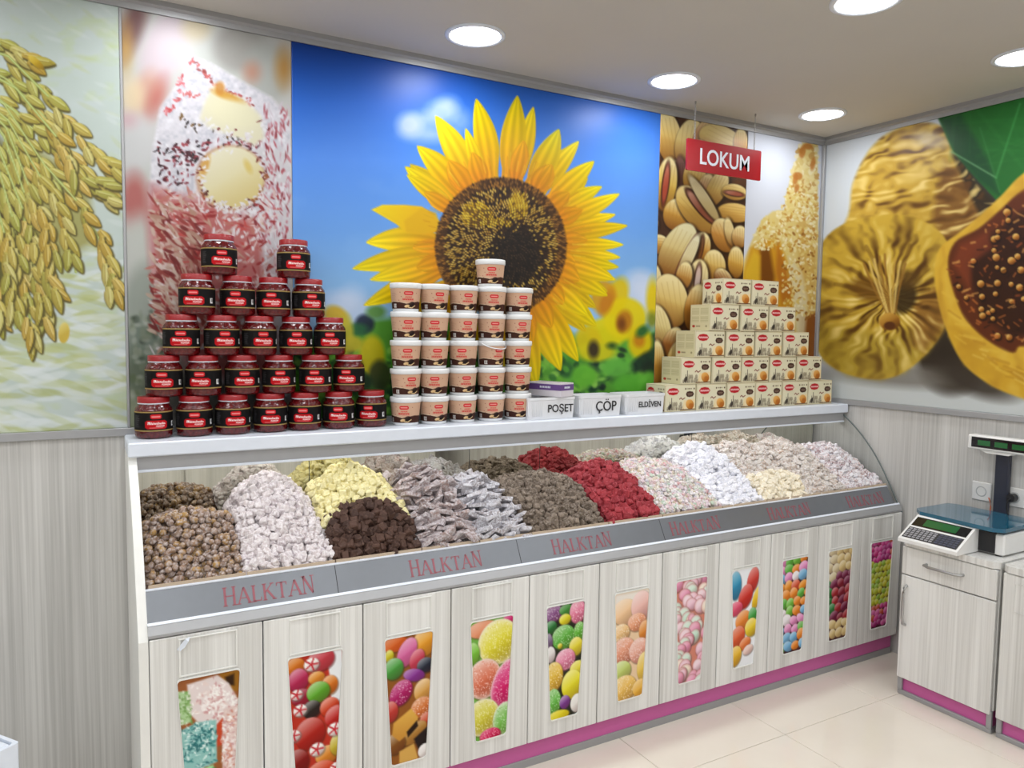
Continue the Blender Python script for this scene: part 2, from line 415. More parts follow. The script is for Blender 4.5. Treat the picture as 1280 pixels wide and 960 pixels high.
# ---- rice
def paint_rice():
    c = Canvas(-200, -70, 170, 570, 1.5, (186, 199, 194)); r = random.Random(3)
    c.mixn((c.noise((40, 25), 1, 3)-.45)*1.2, (196, 206, 210)); c.mixn((c.noise((26, 16), 2, 3)-.58)*2.2, (186, 202, 152))
    lowm = np.clip((c.V-330)/120, 0, 1)[:, None]
    for i in range(900):
        u, v = r.uniform(-200, 168), r.uniform(300, 560) if i < 700 else r.uniform(-60, 300)
        big = .5+.5*min(1, max(0, (v-250)/200))
        col = r.choice([(214, 222, 222), (206, 214, 208), (190, 200, 160), (182, 190, 130), (170, 178, 120), (216, 224, 226)])
        c.ell(u, v, r.uniform(8, 24)*big+4, r.uniform(1.8, 4.5)*big+1, r.uniform(-18, 25) if v > 260 else r.uniform(10, 50), col, 2.0, alpha=.55 if v > 300 else .25)
    # shade under the ears
    c.poly([(-200, 130), (-20, 150), (30, 210), (60, 280), (40, 330), (20, 400), (-200, 440)], (92, 88, 44), 14, .95)
    c.poly([(-20, 240), (28, 250), (30, 310), (-20, 330)], (62, 52, 34), 8, .9)
    c.poly([(40, 180), (110, 230), (120, 300), (60, 340), (40, 300)], (150, 145, 74), 12, .8)
    stems = [[(-70, 20), (0, 55), (30, 75), (57, 82)], [(-80, 40), (10, 70), (60, 120), (95, 165), (128, 205), (155, 217)],
             [(-70, 60), (20, 110), (70, 170), (115, 225), (148, 235)], [(-60, 80), (20, 140), (75, 195), (110, 230), (150, 258)],
             [(-60, 90), (5, 130), (55, 205), (95, 250), (125, 300), (138, 345), (146, 380)], [(-50, 100), (10, 150), (50, 220), (80, 270), (95, 340)],
             [(-40, 110), (8, 160), (35, 230), (60, 290), (70, 345)], [(-40, 110), (5, 170), (30, 240), (45, 300), (60, 350), (75, 378)],
             [(-40, 120), (0, 190), (28, 260), (40, 330), (52, 380), (58, 415)], [(-45, 130), (-5, 200), (15, 270), (28, 340), (38, 400), (45, 440)],
             [(-50, 140), (-15, 220), (5, 290), (12, 350), (20, 410)], [(-60, 150), (-30, 240), (-15, 320), (-5, 390), (2, 410)],
             [(-90, 150), (-60, 250), (-50, 330), (-40, 400)], [(-120, 150), (-100, 250), (-95, 330), (-90, 390)],
             [(-150, 140), (-150, 240), (-150, 340)], [(-60, 60), (10, 100), (60, 150), (85, 200), (100, 240)]]
    def at(st, t):
        n = len(st)-1; k = min(n-1, int(t*n)); f = t*n-k
        return np.array(st[k])*(1-f)+np.array(st[k+1])*f, np.array(st[k+1])-np.array(st[k])
    order = []
    for si, st in enumerate(stems):
        c.line(st, 3.2, (150, 165, 80), 1.2); c.line(st, 1.4, (186, 198, 120), 1)
        ln = sum(math.dist(st[i], st[i+1]) for i in range(len(st)-1)); n = int(ln/14.5)
        for k in range(n): order.append((r.random()*.25+k/n, si, k, n))
    order.sort()
    for _, si, k, n in order:
        st = stems[si]
        if True:
            t = .2+.8*(k+r.random()*.6)/n
            p, d = at(st, min(.999, t)); side = 1 if k % 2 else -1
            a = math.degrees(math.atan2(d[1], d[0]))+side*r.uniform(4, 24)
            dn = np.array([-d[1], d[0]])/np.hypot(*d)*side*r.uniform(1, 8)
            q = p+dn; base = r.choice([(188, 172, 84), (172, 160, 70), (196, 168, 84), (156, 156, 68), (182, 152, 62), (190, 182, 108)])
            if t < .45: base = mixc(base, (164, 176, 84), .5)
            L, wd = r.uniform(11, 15), r.uniform(4.6, 6.4)
            ca, sa = math.cos(math.radians(a)), math.sin(math.radians(a))
            b0, b1 = (q[0]-ca*L, q[1]-sa*L), (q[0]+ca*L*1.25, q[1]+sa*L*1.25)
            c.petal((b0[0]+1.5, b0[1]+2), (b1[0]+2, b1[1]+2.5), wd+1.2, (84, 76, 40), (92, 84, 44), None, 2.6, .42, 0)
            c.petal(b0, b1, wd, mixc(base, (232, 226, 150), .28), base, mixc(base, (104, 76, 26), .7), 1.2, .42, .05)
            c.line([(q[0]-ca*L*.7+sa*wd*.35, q[1]-sa*L*.7-ca*wd*.35), (q[0]+ca*L*.6+sa*wd*.3, q[1]+sa*L*.6-ca*wd*.3)], 1.5, mixc(base, (240, 236, 190), .6), 1.4, .75)
            c.line([(q[0]-ca*L*.8, q[1]-sa*L*.8), (q[0]+ca*L*.9, q[1]+sa*L*.9)], .8, mixc(base, (110, 86, 32), .7), 1, .7)
            if r.random() < .12:
                sl_ = stems[si]; c.line(sl_[:max(2, int(len(sl_)*.6))], 2.4, (156, 172, 92), 1.2, .9); c.line(sl_[:max(2, int(len(sl_)*.6))], 1.0, (204, 214, 150), 1, .9)
    c.ell(45, 78, 13, 4.4, 42, (190, 158, 40), 1.2, hi=(214, 190, 80), lo=(140, 110, 30)); c.ell(80, 416, 7, 13, 5, (196, 170, 70), 1.5, hi=(220, 205, 120))
    return c
# ---- dusted cube sweet with nuts
def paint_cube():
    c = Canvas(140, -10, 375, 560, 1.6, (196, 200, 196)); r = random.Random(5)
    c.mixn((c.noise(40, 3, 2)-.4)*1.5, (206, 198, 200))
    B = [(165, 35, 14, 40, 20, (110, 70, 70)), (157, 60, 8, 26, 0, (205, 165, 90)), (205, 60, 26, 50, 20, (206, 190, 200)), (183, 115, 16, 26, 15, (206, 160, 140)), (196, 122, 10, 24, 20, (188, 110, 100)),
         (165, 120, 14, 22, 0, (226, 206, 170)), (245, 35, 18, 16, 0, (206, 192, 160)), (300, 60, 34, 30, 0, (158, 156, 152)), (335, 90, 30, 40, 0, (172, 176, 172)), (355, 85, 10, 22, 0, (180, 130, 60)),
         (170, 180, 24, 34, 0, (204, 206, 208)), (160, 150, 12, 10, 0, (206, 176, 182)), (168, 250, 16, 32, 0, (178, 92, 88)), (172, 310, 18, 40, 0, (196, 200, 194)), (185, 380, 30, 50, 0, (150, 160, 150)),
         (180, 430, 24, 30, 0, (110, 125, 112)), (172, 470, 18, 30, 0, (90, 104, 84)), (160, 520, 20, 30, 0, (140, 150, 120)), (270, 480, 80, 60, 0, (120, 120, 112)), (230, 440, 30, 30, 0, (170, 176, 170)), (315, 90, 10, 12, 0, (190, 140, 120))]
    for u, v, a, b, g, col in B: c.ell(u, v, a, b, g, col, 14, alpha=.85)
    c.blur(3)
    for i in range(90):
        c.ell(r.uniform(165, 205), r.uniform(385, 500), r.uniform(2, 6), r.uniform(2, 6), 0, r.choice([(60, 72, 60), (190, 196, 186), (130, 140, 120), (96, 112, 78)]), 3, alpha=.5)
    # body
    body = [(240, 70), (262, 78), (300, 100), (340, 122), (364, 150), (364, 500), (240, 470), (205, 400), (188, 330), (186, 250), (190, 190), (200, 135), (225, 100)]
    c.poly(body, (216, 214, 222), 5)
    tex = c.noise(5, 31, 2); keep = c.a.copy(); c.poly(body, (0, 0, 0), 5); bm = 1-np.clip(c.a.sum(2)/np.maximum(keep.sum(2), 1), 0, 1); c.a = keep
    c.mixn(bm*np.clip((tex-.5)*3, 0, 1)*.8, (188, 190, 202)); c.mixn(bm*np.clip((.42-tex)*3, 0, 1)*.9, (236, 236, 244))
    low = [(190, 232), (215, 244), (262, 250), (300, 268), (318, 275), (330, 300), (345, 330), (350, 470), (240, 470), (205, 400), (190, 330), (184, 260)]
    c.poly(low, (184, 92, 88), 18, .85)
    c.poly([(318, 180), (364, 190), (364, 480), (338, 470), (325, 300)], (208, 206, 210), 8, .8)
    c.poly([(196, 280), (245, 290), (262, 330), (245, 400), (215, 400), (196, 340)], (172, 120, 108), 8, .8)
    def flakes(n, reg, cols, l=(2, 6), w=(.7, 1.8), al=.9, ang=(-90, 90)):
        for _ in range(n):
            u, v = r.uniform(reg[0], reg[2]), r.uniform(reg[1], reg[3])
            c.ell(u, v, r.uniform(*l), r.uniform(*w), r.uniform(*ang), r.choice(cols), 1.0, alpha=al)
    W_ = [(228, 226, 232), (220, 216, 222), (232, 232, 238)]
    flakes(330, (190, 240, 345, 440), [(224, 200, 196), (206, 176, 166), (228, 222, 224), (190, 120, 110), (150, 44, 44), (196, 80, 76), (196, 160, 140)], (3, 10), (1, 2.6))
    flakes(90, (196, 290, 262, 410), [(206, 184, 168), (190, 160, 146), (140, 60, 54), (216, 204, 196)], (6, 13), (1.4, 3.2), ang=(20, 70))
    flakes(150, (330, 130, 362, 330), [(196, 130, 140), (224, 222, 230), (206, 196, 206), (170, 90, 100)], (2, 7), (.7, 1.8), ang=(55, 115))
    flakes(260, (190, 236, 350, 420), [(226, 206, 204), (232, 228, 232), (206, 150, 146), (214, 190, 186), (160, 50, 52)], (2, 7), (.8, 2.2))
    flakes(150, (188, 250, 250, 420), [(196, 168, 150), (206, 184, 170), (120, 40, 40), (150, 60, 56), (178, 140, 122)], (4, 12), (1.2, 2.8), ang=(10, 80))
    flakes(90, (196, 176, 262, 232), [(128, 40, 52), (90, 30, 40), (160, 60, 70), (232, 232, 238), (60, 40, 46)], (1.5, 4), (.8, 1.9))
    flakes(120, (318, 160, 362, 300), [(180, 80, 90), (140, 50, 60), (228, 226, 232), (200, 160, 170)], (1.5, 5), (.6, 1.5), ang=(50, 110))
    flakes(60, (300, 230, 345, 420), [(160, 60, 64), (226, 220, 224), (130, 44, 50)], (2, 6), (.8, 2))
    def edge(pts, n, cols, sp=2.0):
        for _ in range(n):
            k = r.randrange(len(pts)-1); t = r.random(); u = pts[k][0]*(1-t)+pts[k+1][0]*t; v = pts[k][1]*(1-t)+pts[k+1][1]*t
            c.ell(u+r.gauss(0, sp), v+r.gauss(0, sp), r.uniform(1.4, 3.6), r.uniform(.8, 1.8), r.uniform(-80, 80), r.choice(cols), 1, alpha=.9)
    edge([(240, 74), (228, 92), (224, 115), (214, 138), (205, 140)], 34, [(214, 110, 116), (196, 80, 84), (226, 150, 156)], 2.2)
    edge([(240, 74), (250, 82), (262, 98), (272, 112), (300, 120), (318, 132)], 40, [(206, 110, 110), (180, 80, 78), (150, 60, 56)], 2.2)
    edge([(232, 118), (244, 120), (254, 118)], 14, [(200, 90, 90), (206, 120, 120)], 1.8)
    edge([(225, 145), (240, 160), (262, 158), (290, 172), (300, 182)], 26, [(50, 44, 46), (70, 60, 56), (120, 90, 50)], 3)
    edge([(196, 188), (215, 192), (245, 196), (262, 178), (300, 178), (318, 184)], 60, [(110, 34, 46), (70, 26, 36), (150, 60, 70), (40, 34, 36)], 4)
    # nuts
    c.poly([(268, 104), (275, 112), (304, 124), (326, 146), (330, 172), (318, 182), (296, 172), (262, 160), (250, 148), (255, 130)], (222, 218, 190), 6)
    c.ell(285, 121, 20, 5, 22, (206, 150, 50), 4, alpha=.85); c.ell(275, 110, 6, 8, 0, (196, 130, 50), 4, alpha=.8); c.ell(292, 142, 30, 16, 18, (226, 222, 190), 8, alpha=.9)
    c.ell(288, 222, 43, 41, 4, (176, 116, 70), 5, alpha=.7); c.ell(289, 222, 41, 39, 0, (224, 216, 172), 4, hi=(226, 222, 196), lo=(214, 196, 130)); c.ell(256, 208, 5, 14, 18, (206, 150, 60), 4, alpha=.8); c.ell(310, 208, 4, 9, -25, (214, 186, 90), 4, alpha=.7)
    edge([(250, 205), (254, 240), (270, 258), (300, 262), (322, 250), (331, 222), (325, 196)], 60, [(120, 50, 44), (150, 84, 50), (226, 222, 226), (90, 40, 40)], 2.4)
    edge([(258, 254), (290, 262), (318, 262)], 40, W_, 4); edge([(330, 200), (326, 240), (300, 260), (262, 252), (252, 225), (256, 196), (290, 182)], 46, W_, 3); edge([(255, 150), (275, 160), (300, 172), (328, 172), (328, 150)], 40, W_+[(120, 50, 56)], 3)
    return c
# ---- sunflower
def paint_sun():
    c = Canvas(350, 30, 840, 560, 1.5); r = random.Random(11)
    c.vgrad([(40, (6, 46, 122)), (80, (18, 70, 160)), (130, (44, 104, 204)), (200, (82, 140, 232)), (290, (104, 158, 228)), (350, (128, 176, 226)), (430, (160, 196, 230)), (560, (170, 200, 226))])  # sky print; the darkest top also carries some lamp falloff in its colour
    n = c.noise((60, 40), 8, 3); bw = np.clip((c.V-100)/150, 0, 1)[:, None]; c.mixn((n-.55)*.6*bw, (150, 190, 240))
    for u, v, a, b, al in [(512, 156, 15, 14, .75), (530, 150, 16, 10, .5), (552, 140, 18, 14, .6), (560, 130, 12, 9, .5), (535, 168, 26, 9, .55), (575, 150, 12, 14, .35), (425, 380, 26, 16, .5), (440, 400, 24, 40, .5), (800, 352, 18, 14, .75), (795, 372, 26, 16, .7), (812, 372, 16, 22, .7), (785, 385, 22, 14, .5)]:
        c.ell(u, v, a, b, 0, (206, 216, 238), 14, alpha=al)
    # blurred field
    field = [(350, 440), (385, 420), (430, 415), (460, 400), (520, 395), (700, 410), (720, 420), (760, 405), (800, 415), (840, 410), (840, 560), (350, 560)]
    c.poly(field, (84, 150, 50), 10)
    for _ in range(260):
        u, v = r.uniform(350, 840), r.uniform(425, 540)
        c.ell(u, v, r.uniform(5, 15), r.uniform(4, 11), r.uniform(-60, 60), r.choice([(60, 130, 40), (110, 180, 56), (40, 90, 46), (130, 190, 70), (22, 44, 36), (84, 156, 54), (96, 176, 64), (30, 56, 44)]), 5, alpha=.75)
    for _ in range(520):
        u, v = r.uniform(350, 840), r.uniform(432, 540)
        c.ell(u, v, r.uniform(2, 7), r.uniform(2, 5), r.uniform(-60, 60), r.choice([(16, 40, 34), (24, 62, 36), (120, 196, 62), (96, 176, 56), (150, 206, 90), (40, 100, 44), (14, 26, 30)]), 2.5, alpha=.7)
    for u, v, a, b, g, col in [(456, 405, 12, 12, 0, (24, 34, 56)), (446, 412, 14, 8, 0, (40, 100, 60)), (465, 445, 16, 26, 0, (204, 186, 20)), (440, 430, 14, 10, 0, (196, 180, 40)), (440, 455, 12, 10, 0, (24, 30, 26)), (475, 470, 14, 20, 0, (50, 60, 30)), (448, 480, 18, 16, 0, (30, 60, 30)),
                               (420, 395, 16, 12, 30, (206, 170, 40)), (432, 418, 10, 24, 0, (196, 186, 50)), (420, 470, 26, 16, 0, (60, 120, 60)), (465, 500, 20, 14, 0, (60, 120, 40)), (470, 390, 12, 8, 0, (90, 140, 60)),
                               (770, 372, 14, 26, 20, (216, 186, 12)), (755, 372, 16, 22, 0, (206, 150, 20)), (781, 398, 27, 26, 0, (222, 200, 6)), (760, 415, 26, 18, 0, (222, 206, 10)), (800, 428, 15, 20, 0, (218, 190, 8)), (735, 425, 16, 18, 0, (210, 186, 14)), (745, 440, 24, 12, 0, (206, 196, 20)),
                               (780, 402, 10, 14, 10, (176, 110, 24)), (777, 405, 5, 8, 0, (110, 60, 20)), (799, 426, 7, 8, 0, (190, 120, 20)), (758, 378, 8, 16, 20, (190, 120, 30)), (816, 375, 8, 26, 0, (220, 190, 10)), (815, 400, 6, 10, 0, (120, 130, 40)),
                               (742, 437, 7, 11, 0, (44, 34, 30)), (805, 452, 22, 9, -35, (20, 44, 36)), (812, 462, 10, 12, 0, (26, 40, 34)), (803, 414, 9, 6, -40, (30, 90, 50)), (765, 432, 6, 4, 0, (40, 70, 30)), (770, 460, 20, 12, 0, (96, 176, 66)), (790, 480, 26, 14, 0, (86, 170, 50)), (730, 470, 16, 14, 0, (100, 180, 50)), (812, 480, 14, 16, 0, (100, 180, 60))]:
        c.ell(u, v, a, b, g, col, 6, alpha=.9)
    C = np.array([628., 304.])
    Y1 = (230, 210, 6); O = (208, 138, 18)
    def pt(tip, w, c0=O, c1=Y1, back=0, bend=0, c2=(200, 170, 10), k=.86):
        t = np.array(tip, float); d = t-C; rr = 1/math.hypot(d[0]/80, d[1]/86)
        b = C+d*rr*k; c.petal(b, t, w, c0, c1, c2, pos=.48, bend=bend, streak=.10, soft=1.3)
    # behind layer
    for tip in [(707, 185), (735, 222), (762, 252), (760, 285), (765, 345), (760, 365), (745, 385), (733, 415), (712, 440), (690, 455), (655, 470), (480, 330), (475, 365), (500, 400), (520, 430), (560, 440), (512, 205), (528, 190), (600, 450), (630, 460)]:
        pt(tip, 12, (196, 134, 20), (206, 178, 8))
    for tip, w, b in [((776, 322), 9, 0), ((774, 334), 10, 2), ((780, 306), 9, 0), ((770, 268), 9, 0), ((785, 282), 10, 0), ((753, 233), 11, -2), ((775, 242), 11, 2), ((743, 201), 13, 0), ((724, 176), 12, -2), ((699, 161), 16, 2), ((667, 133), 12, 0), ((647, 119), 16, 0), ((595, 123), 15, 3),
                      ((544, 144), 16, 3), ((582, 160), 9, 0), ((521, 182), 15, 4), ((506, 208), 12, 0), ((508, 218), 10, 0), ((457, 303), 16, 4), ((440, 336), 14, 2), ((454, 382), 14, 0), ((462, 350), 12, 0),
                      ((746, 408), 15, 2), ((735, 395), 13, 0), ((723, 452), 15, 0), ((701, 464), 16, -2), ((671, 484), 16, 0), ((650, 470), 12, 0), ((760, 370), 12, 0), ((770, 350), 11, 0)]:
        pt(tip, w, vary(O, 10, r), vary(Y1, 12, r), bend=b)
    c.poly([(464, 262), (478, 256), (505, 256), (527, 258), (540, 266), (552, 280), (550, 290), (530, 293), (508, 291), (495, 280)], (236, 214, 14), 1.5, col2=(214, 150, 20), axis=(1, .4))
    c.poly([(505, 276), (527, 260), (545, 266), (552, 285), (530, 293), (508, 290)], (214, 168, 20), 3, .8)
    for tip, w in [((560, 200), 14), ((590, 190), 12), ((655, 175), 12), ((690, 205), 14), ((720, 330), 12), ((725, 350), 14), ((705, 380), 14), ((690, 410), 14), ((665, 430), 14), ((530, 240), 10), ((515, 310), 10), ((520, 335), 12), ((712, 240), 12), ((728, 262), 11), ((735, 300), 11)]:
        pt(tip, w, (206, 124, 20), vary((220, 160, 16), 8, r), c2=(196, 130, 16))
    for _ in range(140):   # veins
        a = r.uniform(0, 2*PI); d = np.array([math.cos(a), math.sin(a)]); r0 = r.uniform(86, 94); l = r.uniform(8, 22)
        p = C+d*r0; q = C+d*(r0+l); c.line([p, q], 1.0, r.choice([(180, 110, 14), (236, 210, 60), (190, 150, 10)]), 1.2, .45)
    # disc
    c.ell(C[0]-2, C[1]+4, 82, 86, 0, (76, 48, 22), 3); c.ell(C[0], C[1]+4, 72, 76, 0, (50, 32, 20), 6, alpha=.8); c.ell(644, 324, 34, 42, 0, (30, 22, 18), 18)
    N = 2300
    for i in range(N):
        t = i/N; rad = math.sqrt(t); a = i*2.39996
        u = C[0]-2+82*rad*math.cos(a); v = C[1]+4+86*rad*math.sin(a)
        din = math.hypot((u-648)/34, (v-322)/42)
        if din < .8 or (din < 1.1 and r.random() < .6): col = r.choice([(20, 17, 15), (44, 34, 24), (84, 66, 40)]); s = .8
        elif rad > .86: col = r.choice([(120, 82, 34), (70, 46, 22), (160, 110, 40), (56, 34, 16)]); s = 1.2
        else:
            pr = .62 if rad < .7 else .5
            col = r.choice([(206, 170, 70), (186, 146, 50), (222, 190, 90)]) if r.random() < pr else r.choice([(40, 26, 16), (60, 40, 20), (24, 18, 14)]); s = 1.15
        for (pu, pv, pa, pb) in ((596, 268, 20, 16), (648, 258, 13, 18), (625, 280, 16, 8)):
            if math.hypot((u-pu)/pa, (v-pv)/pb) < 1 and rad > .3: col = r.choice([(212, 176, 40), (190, 150, 24), (226, 196, 60), (110, 80, 20)]); s = 1.4
        ang = math.degrees(math.atan2(v-C[1], u-C[0]))
        c.ell(u, v, s*(1.7 if rad > .6 else 1.2), s*.8, ang, col, .9, alpha=.92)
    return c
# ---- pistachios
def paint_pist():
    c = Canvas(805, 120, 950, 540, 2.0, (66, 40, 26)); r = random.Random(2)
    c.mixn((c.noise(18, 4, 2)-.5)*2, (110, 66, 30))
    def shell(u, v, a, b, g, col=(206, 168, 92), slit=None, hi=(232, 216, 160), lo=(130, 82, 30)):
        c.ell(u+1.5, v+2, a+2, b+2, g, (40, 24, 14), 3, alpha=.8)
        c.ell(u, v, a, b, g, col, 1.5, hi=hi, lo=lo, light=(.3, -.8))
        for k in range(5):
            aa = math.radians(g); t = (k-2)*.32*b; x0, y0 = -a*.7, t; x1, y1 = a*.7, t*.8
            c.line([(u+x0*math.cos(aa)-y0*math.sin(aa), v+x0*math.sin(aa)+y0*math.cos(aa)), (u+x1*math.cos(aa)-y1*math.sin(aa), v+x1*math.sin(aa)+y1*math.cos(aa))], .9, mixc(col, lo, .5), 1.2, .35)
        if slit:
            off, w, sc = slit; aa = math.radians(g); du, dv = -math.sin(aa)*off, math.cos(aa)*off
            c.ell(u+du, v+dv, a*.86, w, g, (60, 28, 18), 1.5); c.ell(u+du*.9, v+dv*.9, a*.72, w*.68, g, sc, 1.5, hi=mixc(sc, (230, 190, 170), .5))
    N_ = (150, 84, 62)
    shell(836, 172, 34, 16, 80, (204, 168, 88)); shell(862, 180, 32, 18, 100, (212, 186, 112)); shell(880, 165, 24, 10, 120, (196, 150, 110)); shell(902, 176, 30, 18, 25, (206, 178, 96)); shell(926, 180, 20, 9, 90, (196, 140, 60)); shell(880, 200, 26, 14, 70, (216, 192, 120))
    shell(845, 212, 12, 8, 80, (70, 48, 44)); shell(852, 225, 30, 8, 85, (84, 54, 46), hi=(120, 80, 70), lo=(40, 24, 20)); shell(833, 230, 34, 13, 97, (206, 170, 70), (1, 5, (160, 66, 44)))
    shell(868, 220, 22, 14, 100, (204, 170, 90)); shell(880, 238, 22, 10, 110, (180, 120, 90)); shell(896, 236, 24, 12, 115, (206, 176, 100)); shell(918, 240, 16, 10, 10, (206, 172, 90), (2, 4, (150, 80, 60))); shell(918, 266, 22, 12, 6, (206, 164, 80), hi=(226, 200, 130))
    shell(846, 268, 20, 17, 100, (196, 146, 60)); shell(872, 262, 36, 19, 50, (204, 166, 80), (-6, 8, N_)); shell(880, 248, 34, 6.5, 57, (214, 198, 150), hi=(226, 216, 180), lo=(170, 140, 80)); shell(905, 294, 22, 15, 70, (196, 140, 66)); shell(912, 290, 18, 6, 80, (222, 200, 140)); shell(925, 296, 14, 10, 90, (206, 170, 110))
    shell(876, 310, 20, 12, 100, (186, 130, 50), (0, 4, (120, 70, 30))); shell(822, 305, 14, 12, 0, (190, 140, 60)); shell(815, 275, 12, 7, 70, (204, 170, 90))
    shell(847, 312, 36, 20, 118, (206, 182, 116), (-13, 4.5, (130, 70, 50)), hi=(222, 214, 170)); shell(860, 322, 32, 7, 115, (216, 204, 156), hi=(226, 220, 186))
    shell(893, 332, 20, 14, 85, (206, 168, 84)); shell(920, 328, 20, 10, 90, (206, 162, 70)); shell(872, 350, 26, 13, 97, (206, 186, 140), (0, 5, (190, 170, 160))); shell(905, 350, 16, 10, 60, (130, 76, 40)); shell(855, 345, 18, 10, 100, (180, 130, 60))
    shell(818, 352, 22, 9, 90, (216, 204, 160)); shell(838, 376, 34, 22, 80, (212, 180, 100), hi=(232, 216, 160)); shell(870, 385, 30, 14, 100, (190, 130, 50)); shell(900, 385, 24, 18, 60, (200, 160, 90)); shell(925, 375, 24, 12, 90, (180, 120, 50))
    shell(826, 408, 28, 12, 75, (214, 196, 130)); shell(840, 430, 22, 12, 110, (150, 90, 40)); shell(850, 460, 36, 18, 95, (206, 160, 70)); shell(822, 455, 30, 9, 88, (200, 146, 56)); shell(885, 450, 30, 18, 40, (196, 150, 80)); shell(915, 440, 30, 14, 100, (206, 170, 90)); shell(880, 490, 30, 18, 10, (190, 140, 70)); shell(920, 490, 20, 18, 0, (200, 150, 80)); shell(840, 500, 26, 18, 30, (190, 140, 70))
    return c
# ---- nutty golden pastry
def paint_past():
    c = Canvas(915, 140, 1035, 540, 2.0, (206, 212, 226)); r = random.Random(4)
    c.mixn(np.clip((c.V-150)/350, 0, 1)[:, None]*np.ones((1, c.W))*.35, (226, 230, 236))
    body = [(1003, 178), (1022, 180), (1024, 500), (926, 500), (928, 330), (940, 300), (952, 275), (966, 264), (982, 262), (982, 245), (988, 225), (994, 205)]
    c.poly(body, (220, 200, 130), 3)
    c.poly([(928, 345), (938, 310), (955, 298), (975, 302), (985, 330), (992, 370), (995, 500), (926, 500)], (206, 150, 40), 5)
    c.poly([(950, 312), (962, 310), (968, 345), (966, 400), (955, 400), (950, 350)], (110, 60, 20), 6, .9); c.poly([(930, 340), (942, 312), (950, 320), (950, 380), (932, 400)], (220, 180, 50), 6, .9); c.poly([(972, 305), (982, 330), (990, 372), (978, 380), (970, 340)], (180, 110, 34), 5, .9)
    c.poly([(995, 270), (1020, 270), (1020, 420), (1008, 420), (998, 330)], (206, 170, 90), 6, .8); c.poly([(1000, 395), (1022, 390), (1022, 500), (1000, 500)], (130, 70, 24), 6, .9)
    c.poly([(986, 320), (1002, 340), (1010, 375), (1006, 420), (996, 420), (990, 360)], (222, 214, 180), 5, .8)
    def grains(n, poly_u, poly_v, cols, sz):
        for _ in range(n):
            u, v = r.uniform(*poly_u), r.uniform(*poly_v); lim = np.interp(v, [178, 205, 225, 245, 262, 275, 300, 330], [1000, 992, 988, 982, 976, 952, 940, 928])
            if u < lim: continue
            c.ell(u, v, sz*r.uniform(.8, 1.6), sz*r.uniform(.5, 1), r.uniform(0, 180), r.choice(cols), .8, alpha=.9)
    LG = [(232, 220, 166), (222, 200, 120), (190, 140, 60), (236, 228, 190), (206, 170, 86), (226, 208, 140)]
    grains(380, (940, 1022), (258, 312), LG, 1.9); grains(220, (980, 1022), (225, 275), LG, 1.9); grains(260, (978, 1022), (290, 400), LG+[(150, 100, 40)], 1.8); grains(110, (990, 1022), (180, 240), [(226, 210, 150), (214, 190, 120), (190, 150, 80), (232, 222, 180)], 3)
    for u, v, a, b in [(997, 220, 6, 5), (994, 225, 3, 6), (1003, 190, 4, 8), (1016, 205, 3, 8), (1010, 183, 6, 4), (996, 235, 3, 5)]: c.ell(u, v, a, b, 10, (180, 110, 40), 2, alpha=.8)
    return c
